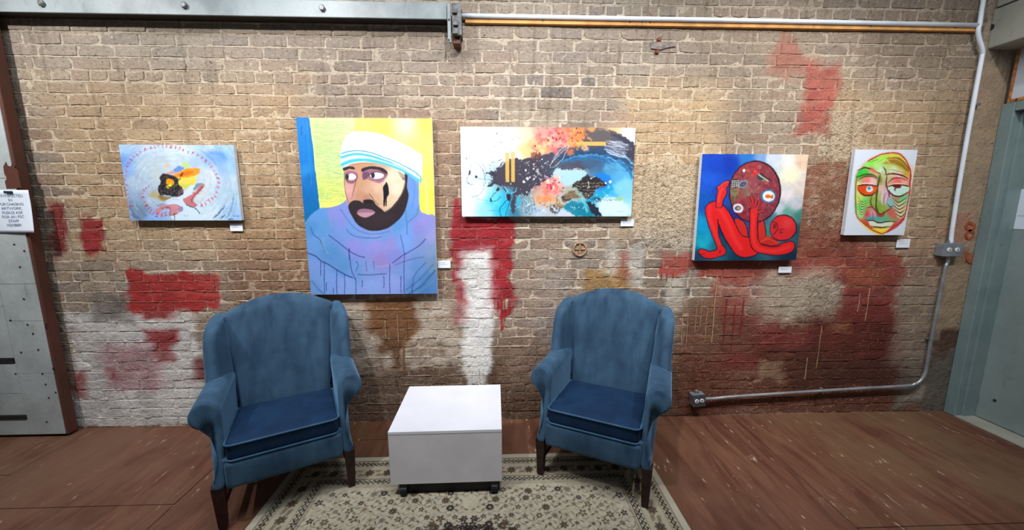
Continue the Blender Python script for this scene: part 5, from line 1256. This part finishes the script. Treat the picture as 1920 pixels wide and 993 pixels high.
def rrect(x0, x1, y0, y1, r, n=5):
    pts = []
    for cx, cy, a0 in ((x1-r, y0+r, -90), (x1-r, y1-r, 0), (x0+r, y1-r, 90), (x0+r, y0+r, 180)):
        for a in np.linspace(a0, a0+90, n): pts.append((cx + r*math.cos(math.radians(a)), cy + r*math.sin(math.radians(a))))
    out = []
    for i in range(len(pts)):           # add mid points along the straight sides
        p, q = np.array(pts[i]), np.array(pts[(i+1) % len(pts)])
        out.append(p)
        d = np.linalg.norm(q-p)
        k = int(d / .06)
        for s in range(1, k): out.append(p + (q-p)*s/k)
    return np.array(out)

YBACK = lambda z: .445 + (z - .373) * .27

def make_chair(label, loc, rz):
    t = empty('wing_chair', loc, rz)
    tag(t, label, 'armchair', 'blue wing chairs')
    itp = lambda x, xs, ys: float(np.interp(x, xs, ys))
    # back
    sl = math.atan(.27)
    side = [(-.225,.33),(-.235,.45),(-.248,.60),(-.264,.75),(-.280,.82),(-.278,.862)]
    top = [(-.21,.897),(-.12,.930),(-.04,.942),(.04,.942),(.12,.930),(.21,.897)]
    ol = smooth_pts(side + top + [(-a, b) for a, b in reversed(side)] + [(.12,.32),(0,.32),(-.12,.32)], True, 3)
    def mp(a, b, w):
        return (a, YBACK(b) + .045 - w*math.cos(sl) + .018*(a/.27)**2*-1, b + w*math.sin(sl))
    bk = pillow(ol, .085, .034, .022, mp).build('backrest', M_VELVET, t, True, subsurf=1)
    # wings
    for s in (-1, 1):
        rings = []
        zs = [.46, .52, .58, .64, .70, .75, .785, .808, .820, .826]
        sc = [1, 1, 1, 1, 1, 1, .98, .92, .78, .45]
        for z, k in zip(zs, sc):
            yb = YBACK(z)
            xi = itp(z, [.46,.62,.86], [.222,.236,.262]); xf = itp(z, [.46,.62,.8,.86], [.300,.310,.316,.306])
            yf = itp(z, [.46,.56,.66,.74,.80,.84,.865], [.33,.355,.395,.43,.470,.505,.53]); r = .034
            xo = itp(z, [.46,.86], [.288,.312])
            pts = [(xi, yb + .030), (xi+.004, yb - .02), (itp(.5,[0,1],[xi,xf-r]), (yb+yf)/2 - .01)]
            for a in np.radians([180, 210, 240, 270, 300, 330, 360]): pts.append((xf + r*math.cos(a), yf + r*math.sin(a)))
            pts += [(xf+r-.002, (yf+yb)/2 + .02), (xo+.022, yb + .03), (xo+.004, yb + .068), (xi + .02, yb + .072)]
            P = np.array(pts); c = P.mean(0); P = c + (P - c) * k
            rings.append([(s*a, b, z + max(0, (b - yf)) * .42 * min(1, max(0, (z-.62)/.16))) for a, b in P])
        MB().loft(rings).build('wing', M_VELVET, t, True, subsurf=1)
        # seam cord between wing and back
        MB().tube([(s*itp(z,[.40,.46,.62,.86],[.224,.228,.242,.268]), YBACK(z) - .019, z) for z in np.linspace(.40, .85, 12)], .0042, 6).build('piping', M_SEAT, bk, True)
        # arm
        sec = [(.238,.200),(.236,.26),(.236,.33),(.237,.40),(.239,.46)]
        cx, cz, R = .299, .527, .061
        for a in np.radians([188, 165, 140, 115, 90, 62, 35, 8, -20, -48, -76, -104]): sec.append((cx + R*math.cos(a), cz + R*math.sin(a)))
        sec += [(.276,.452),(.270,.425),(.268,.37),(.274,.31),(.286,.25),(.298,.200)]
        S = np.array(sec); n = len(S)
        tg = np.roll(S,-1,0) - np.roll(S,1,0); tg /= np.linalg.norm(tg,axis=1)[:,None]; nr = np.stack([-tg[:,1], tg[:,0]],1)
        cen = S.mean(0)
        if np.sum(nr*(S-cen)) < 0: nr = -nr
        y0 = lambda z: itp(z, [.20,.27,.34,.42,.47,.525,.59], [-.004,.004,.020,.050,.066,.070,.086])
        rings = []
        for tt, ins in ((0,.016),(.003,.009),(.010,.003),(.022,0),(.09,0),(.25,0),(.45,0),(.65,0),(.85,0),(1,.0)):
            ring = []
            for (a, b), nn in zip(S, nr):
                yy = y0(b); yend = .58 if b > .42 else .56
                a2, b2 = a - nn[0]*ins, b - nn[1]*ins
                top = max(0, (b - .40) / .19)
                a2 += -.014*tt*top + .004*(1-tt)**2*top
                b2 += .020*tt*top
                ring.append((s*a2, yy + (yend-yy)*tt, b2))
            rings.append(ring)
        MB().loft(rings).build('arm', M_VELVET, t, True, subsurf=1)
    # seat base and front rail
    pillow(rrect(-.262,.262,.012,.60,.03), .14, .012, 0, lambda a, b, w: (a, b, .268 + w)).build('seat_base', M_VELVET, t, True)
    MB().box(-.262,.262,.535,.60,.205,.42).build('back_panel', M_VELVET, t, bevel=.012)
    pillow(rrect(-.240,.240,.196,.328,.022), .05, .018, .004, lambda a, b, w: (a, .016 - w, b)).build('front_rail', M_VELVET, t, True)
    # seat cushion
    co = rrect(-.233,.233,-.004,.455,.035)
    tilt = lambda b: -.085*(b - .0)
    cu = pillow(co, .094, .022, .030, lambda a, b, w: (a, b, .369 + w + tilt(b))).build('seat_cushion', M_SEAT, t, True, subsurf=1)
    for w in (.037, -.037):
        MB().tube([(a*1.004, b*1.0-(.001 if b<.1 else -.001), .369 + w + tilt(b)) for a, b in smooth_pts(co, True, 2)], .0048, 6, True).build('piping', M_PIPE, cu, True)
    # legs and stretchers
    for s in (-1, 1):
        x = s*.272
        MB().loft([[(x+a*w, .026+b*w, z) for a, b in ((-1,-1),(1,-1),(1,1),(-1,1))] for z, w in ((0,.0165),(.02,.0175),(.22,.0255))]).build('leg', M_LEG, t, bevel=.003)
        x = s*.235
        MB().loft([[(x+a*w, yy+b*w, z) for a, b in ((-1,-1),(1,-1),(1,1),(-1,1))] for z, w, yy in ((0,.017,.585),(.10,.019,.555),(.23,.022,.54))]).build('leg', M_LEG, t, bevel=.003)
        MB().loft([[(s*xx-.009, yy, z) for z in (0,)] for xx, yy in ((0,0),)] if False else [[(s*.268-.009,.045,.082),(s*.268+.009,.045,.082),(s*.268+.009,.045,.112),(s*.268-.009,.045,.112)], [(s*.237-.009,.545,.082),(s*.237+.009,.545,.082),(s*.237+.009,.545,.112),(s*.237-.009,.545,.112)]]).build('stretcher', M_LEG, t, bevel=.002)
    MB().box(-.245,.245,.285,.303,.084,.112).build('stretcher', M_LEG, t, bevel=.002)
    return t
make_chair('blue velvet wing chair left of the white low table, turned to the right', (-1.015, 1.653, .0056), math.radians(27.2))
make_chair('blue velvet wing chair right of the white low table, turned to the left', (.456, 1.708, .0056), math.radians(-26.66))

# ------------------------------------------------------------------ white low table on casters
tb = empty('low_table', (-.272, 1.712, .0056), math.radians(.6))
tag(tb, 'white boxy low table on black casters between the two blue chairs', 'table')
wd, dp, zb0, zt0 = .562, .475, .068, .357
MB().box(-wd/2, wd/2, 0, dp, zt0-.016, zt0).build('table_top', M_LAM, tb, bevel=.0012)
MB().box(-wd/2, wd/2, .001, .018, zb0, zt0-.0175).build('front_panel', M_LAMEDGE, tb, bevel=.001)
MB().box(-wd/2, wd/2, dp-.018, dp-.001, zb0, zt0-.0175).build('back_panel', M_LAMEDGE, tb, bevel=.001)
MB().box(-wd/2, -wd/2+.017, .0185, dp-.0185, zb0, zt0-.0175).build('side_panel', M_LAMEDGE, tb, bevel=.001)
MB().box(wd/2-.017, wd/2, .0185, dp-.0185, zb0, zt0-.0175).build('side_panel', M_LAMEDGE, tb, bevel=.001)
MB().box(-wd/2+.018, wd/2-.018, .0195, dp-.0195, zb0+.004, zb0+.018).build('bottom_panel', M_CASTER, tb)
MB().box(-wd/2+.048, wd/2-.012, .024, dp-.024, .003, zb0+.002).build('plinth', M_CASTER, tb)
for sx in (-1, 1):
    for yy in (.032, dp-.032):
        c = empty('caster', (sx*(wd/2-.05) + .012, yy - (.016 if yy < .1 else -.016), 0), 0, tb)
        MB().cyl((-.018, 0, .026), (.018, 0, .026), .0255, 18).build('wheel', M_CASTER, c, bevel=.003)
        MB().box(-.021,.021,-.014,.014,.046,.0655).build('fork', M_CASTER, c, bevel=.002)

# ------------------------------------------------------------------ rug
def build_rug():
    x0, x1, y1, y0 = -1.165, .868, 2.02, -.95
    ysf = np.linspace(y1, 1.36, 250); ysc = np.linspace(1.34, y0, 100)
    ys = np.concatenate([ysf, ysc]); xs = np.linspace(x0, x1, 690)
    X, Y = np.meshgrid(xs, ys)
    p = Painter([(0,0),(1,0),(1,1),(0,1)], 2, 2)
    p.X0, p.Y0 = X*1000, Y*1000; p.C = np.ones(X.shape + (3,)); p.tf(0, 0, 1)
    BE, TN, DB, BK, GY = (190,180,158), (168,152,126), (92,76,62), (48,42,42), (136,126,112)
    nz = vnoise(X*60, Y*60, 2, 2)[..., None]
    p.C[:] = np.array(BE)/255 * (.93 + .14*nz)
    e = np.minimum(np.minimum(X-x0, x1-X), np.minimum(y1-Y, Y-y0)) * 1000      # distance from the edge, mm
    along = np.where(np.minimum(X-x0, x1-X) < np.minimum(y1-Y, Y-y0), Y, X) * 1000
    def band(a, b, c, al=1.0):
        m = (e >= a) & (e < b); p.C[m] = p.C[m]*(1-al) + np.array(c)/255*al
    band(0, 34, (196,188,168)); band(34, 38, DB); band(46, 78, (176,164,138)); band(40, 44, DB, .8); band(80, 84, DB, .9)
    def xpat(a, b):
        m = (e >= a) & (e < b); c = (a+b)/2; per = 26.0
        u = ((along[m]/per) % 1 - .5) * per; v = e[m] - c
        k = (np.abs(np.abs(u)-np.abs(v)) < 3.4) | (np.abs(np.abs(u) - per/2) < 1.6)
        cc = p.C[m]; cc[k] = np.array(BK)/255; p.C[m] = cc
    xpat(46, 78)
    band(88, 178, (186,174,150)); band(180, 184, DB, .9); xpat(188, 216); band(218, 222, DB, .9); band(228, 231, DB, .7); band(236, 239, DB, .6)
    g = random.Random(12)
    def flower(x, y, r, c1, c2, n=6):
        a0 = g.uniform(0, 6)
        for k in range(n):
            a = a0 + k*6.283/n; p.ell(x+r*.62*math.cos(a), y+r*.62*math.sin(a), r*.42, r*.28, c1, math.degrees(a), 1.6, .9)
        p.ell(x, y, r*.36, r*.36, c2, 0, 1.5, .95); p.ell(x, y, r*.16, r*.16, BE, 0, 1.2, .9)
    def leaf(x, y, r, c, a): p.ell(x, y, r, r*.36, c, a, 1.6, .85)
    # border blooms
    def border(px, py, ax):
        flower(px, py, 26, DB, BK, 7)
        for s in (-1, 1):
            dx, dy = (s*42, s*16) if ax else (s*16, s*42)
            leaf(px+dx, py+dy, 20, GY, (20 if ax else 70)); flower(px+dx*1.15, py-dy*.9, 10, TN, DB, 5)
            p.stroke([(px, py), (px+dx*.6, py+dy*1.4), (px+dx*1.3, py+dy*.2)], 3.6, DB, 1.4, .7)
    xx = x0*1000 + 150
    while xx < x1*1000 - 100: border(xx, y1*1000-133, True); xx += 98
    for xe in (x0*1000+133, x1*1000-133):
        yy = y1*1000 - 240
        while yy > 1300: border(xe, yy, False); yy -= 98
    # field, mirrored about the middle line
    xm = (x0+x1)/2*1000
    pts = []
    for row in range(9):
        for k in range(12):
            pts.append((30 + k*68 + (row % 2)*34 + g.uniform(-10,10), y1*1000 - 285 - row*54 + g.uniform(-9,9)))
    for (dx, y) in pts:
        if dx > (x1-x0)*500 - 255 or y < 1320: continue
        c1, c2 = g.choice([(DB,BK),(GY,DB),(TN,DB),(DB,TN),(BK,GY)]); r = g.uniform(10, 23); n = g.choice([5,6,8]); st = g.getstate()
        for s in (-1, 1):
            g.setstate(st)
            x = xm + s*dx
            flower(x, y, r, c1, c2, n)
            ang = g.uniform(20, 70)
            leaf(x+s*(r+14), y+10, 13, GY, -s*ang); leaf(x-s*(r+10), y-14, 11, DB, s*ang); leaf(x+s*6, y+r+12, 9, TN, 60)
            p.stroke([(x, y), (x+s*22, y-26), (x+s*52, y-20), (x+s*60, y+6)], 3.4, g.choice([DB,GY,TN]), 1.4, .75)
            p.stroke([(x+s*22, y-26), (x+s*8, y-38), (x-s*8, y-30)], 3.0, g.choice([DB,GY]), 1.4, .7)
            if g.random() < .5: p.ell(x-s*30, y+18, 6, 6, BK, 0, 1.4, .9); p.ell(x-s*30, y+18, 2.6, 2.6, BE, 0, 1, .9)
    # denser middle bouquet
    for k in range(46):
        dx, y = abs(g.gauss(0, 95)), g.gauss(1470, 46)
        r = g.uniform(9, 20); st = g.getstate()
        for s in (-1, 1):
            g.setstate(st); x = xm + s*dx
            flower(x, y, r, g.choice([DB, BK, BK]), g.choice([GY, DB, TN]), 6)
            p.stroke([(x, y), (x+s*20, y-18), (x+s*36, y-8)], 4.5, BK, 1.4, .8)
    Z = .0052 + (vnoise(X*250, Y*250, 7, 1) - .5) * .0012
    co = np.stack([X, Y, Z], -1)
    rug = empty('rug', ((x0+x1)/2, (y0+y1)/2, 0))
    co[..., 0] -= (x0+x1)/2; co[..., 1] -= (y0+y1)/2
    link('pile', grid_mesh('pile', co[::-1], lin(np.clip(p.C[::-1], 0, 1)*255)), M_RUG, rug)
    MB().box(x0-(x0+x1)/2-.001, x1-(x0+x1)/2+.001, y0-(y0+y1)/2-.001, y1-(y0+y1)/2+.001, .0004, .0042).build('backing', simple('rug_backing', (150,140,122), .95), rug, bevel=.002)
    tag(rug, 'beige and brown floral patterned rug with border stripes under the chairs and low table', 'rug')
build_rug()

# ------------------------------------------------------------------ notices
def text_mesh(name, body, size, mat, parent, loc, rot, align='CENTER', extrude=.0003):
    cu = bpy.data.curves.new(name, 'FONT'); cu.body = body; cu.size = size; cu.align_x = align; cu.extrude = extrude; cu.resolution_u = 2
    tmp = bpy.data.objects.new(name, cu); COL.objects.link(tmp)
    me = bpy.data.meshes.new_from_object(tmp.evaluated_get(bpy.context.evaluated_depsgraph_get()))
    bpy.data.objects.remove(tmp); bpy.data.curves.remove(cu)
    o = link(name, me, mat, parent); o.location = loc; o.rotation_euler = rot
    return o
ntc = empty('paper_notice')
ys = YF - .012
A = on_y(-16, 354, ys); B = on_y(54, 356, ys); Cc = on_y(60, 436, ys)
nw = .216; x1n = (B[0]+Cc[0])/2 + .004; zt_, zb_ = B[2], Cc[2] + .0
ntc.location = (x1n - nw/2, YF - .004, zb_)
nh = zt_ - zb_
xs = np.linspace(-nw/2, nw/2, 13); zs = np.linspace(0, nh, 15)
Xg, Zg = np.meshgrid(xs, zs)
Yg = -.002 - .016*np.clip((nh*.75-Zg)/nh, 0, 1)**1.5*(Xg/nw+.6)
me = grid_mesh('sheet', np.stack([Xg, Yg, Zg], -1))
so = link('sheet', me, M_PAPER, ntc, True)
md = so.modifiers.new('solid', 'SOLIDIFY'); md.thickness = .0006; md.offset = 1
for k, line in enumerate(('IF INTERESTED', 'IN', 'PURCHASING', 'ARTWORK,', 'PLEASE ASK', 'FOR AN FSC', 'STAFF', 'MEMBER')):
    z = nh*(1-.135-.098*k); yl = -.002 - .016*max(0, (nh*.75-z)/nh)**1.5*.75
    text_mesh('printed_line', line, .0225, M_INK, ntc, (.0, yl-.0022, z-.006), (math.radians(90), 0, 0))
MB().add([(-.030,-.0035,nh-.005),(.022,-.0035,nh-.006),(.024,-.0035,nh-.030),(-.006,-.0035,nh-.030),(-.014,-.0035,nh-.020),(-.028,-.0035,nh-.018)], [(0,1,2,3,4,5)]).build('tape', M_TAPE, ntc)
tag(ntc, 'white paper notice taped to the tin-clad door with black tape', 'notice')

n2 = empty('paper_notice')
ya, yb2 = on_x(1900, 355, XD)[1], on_x(1880, 427, XD)[1]
ztp, zbt = on_x(1900, 355, XD)[2], on_x(1881, 428, XD)[2]
yl = (ya + yb2) / 2
n2.location = (XD - .001, yl - .108, zbt)
MB().box(-.0016, 0, -.108, .108, 0, ztp - zbt).build('sheet', M_PAPER, n2)
MB().box(-.0022, -.0014, -.02, .052, .083, .0865).build('print_line', M_INK, n2)
tag(n2, 'white paper sheet stuck on the grey-green door', 'notice')
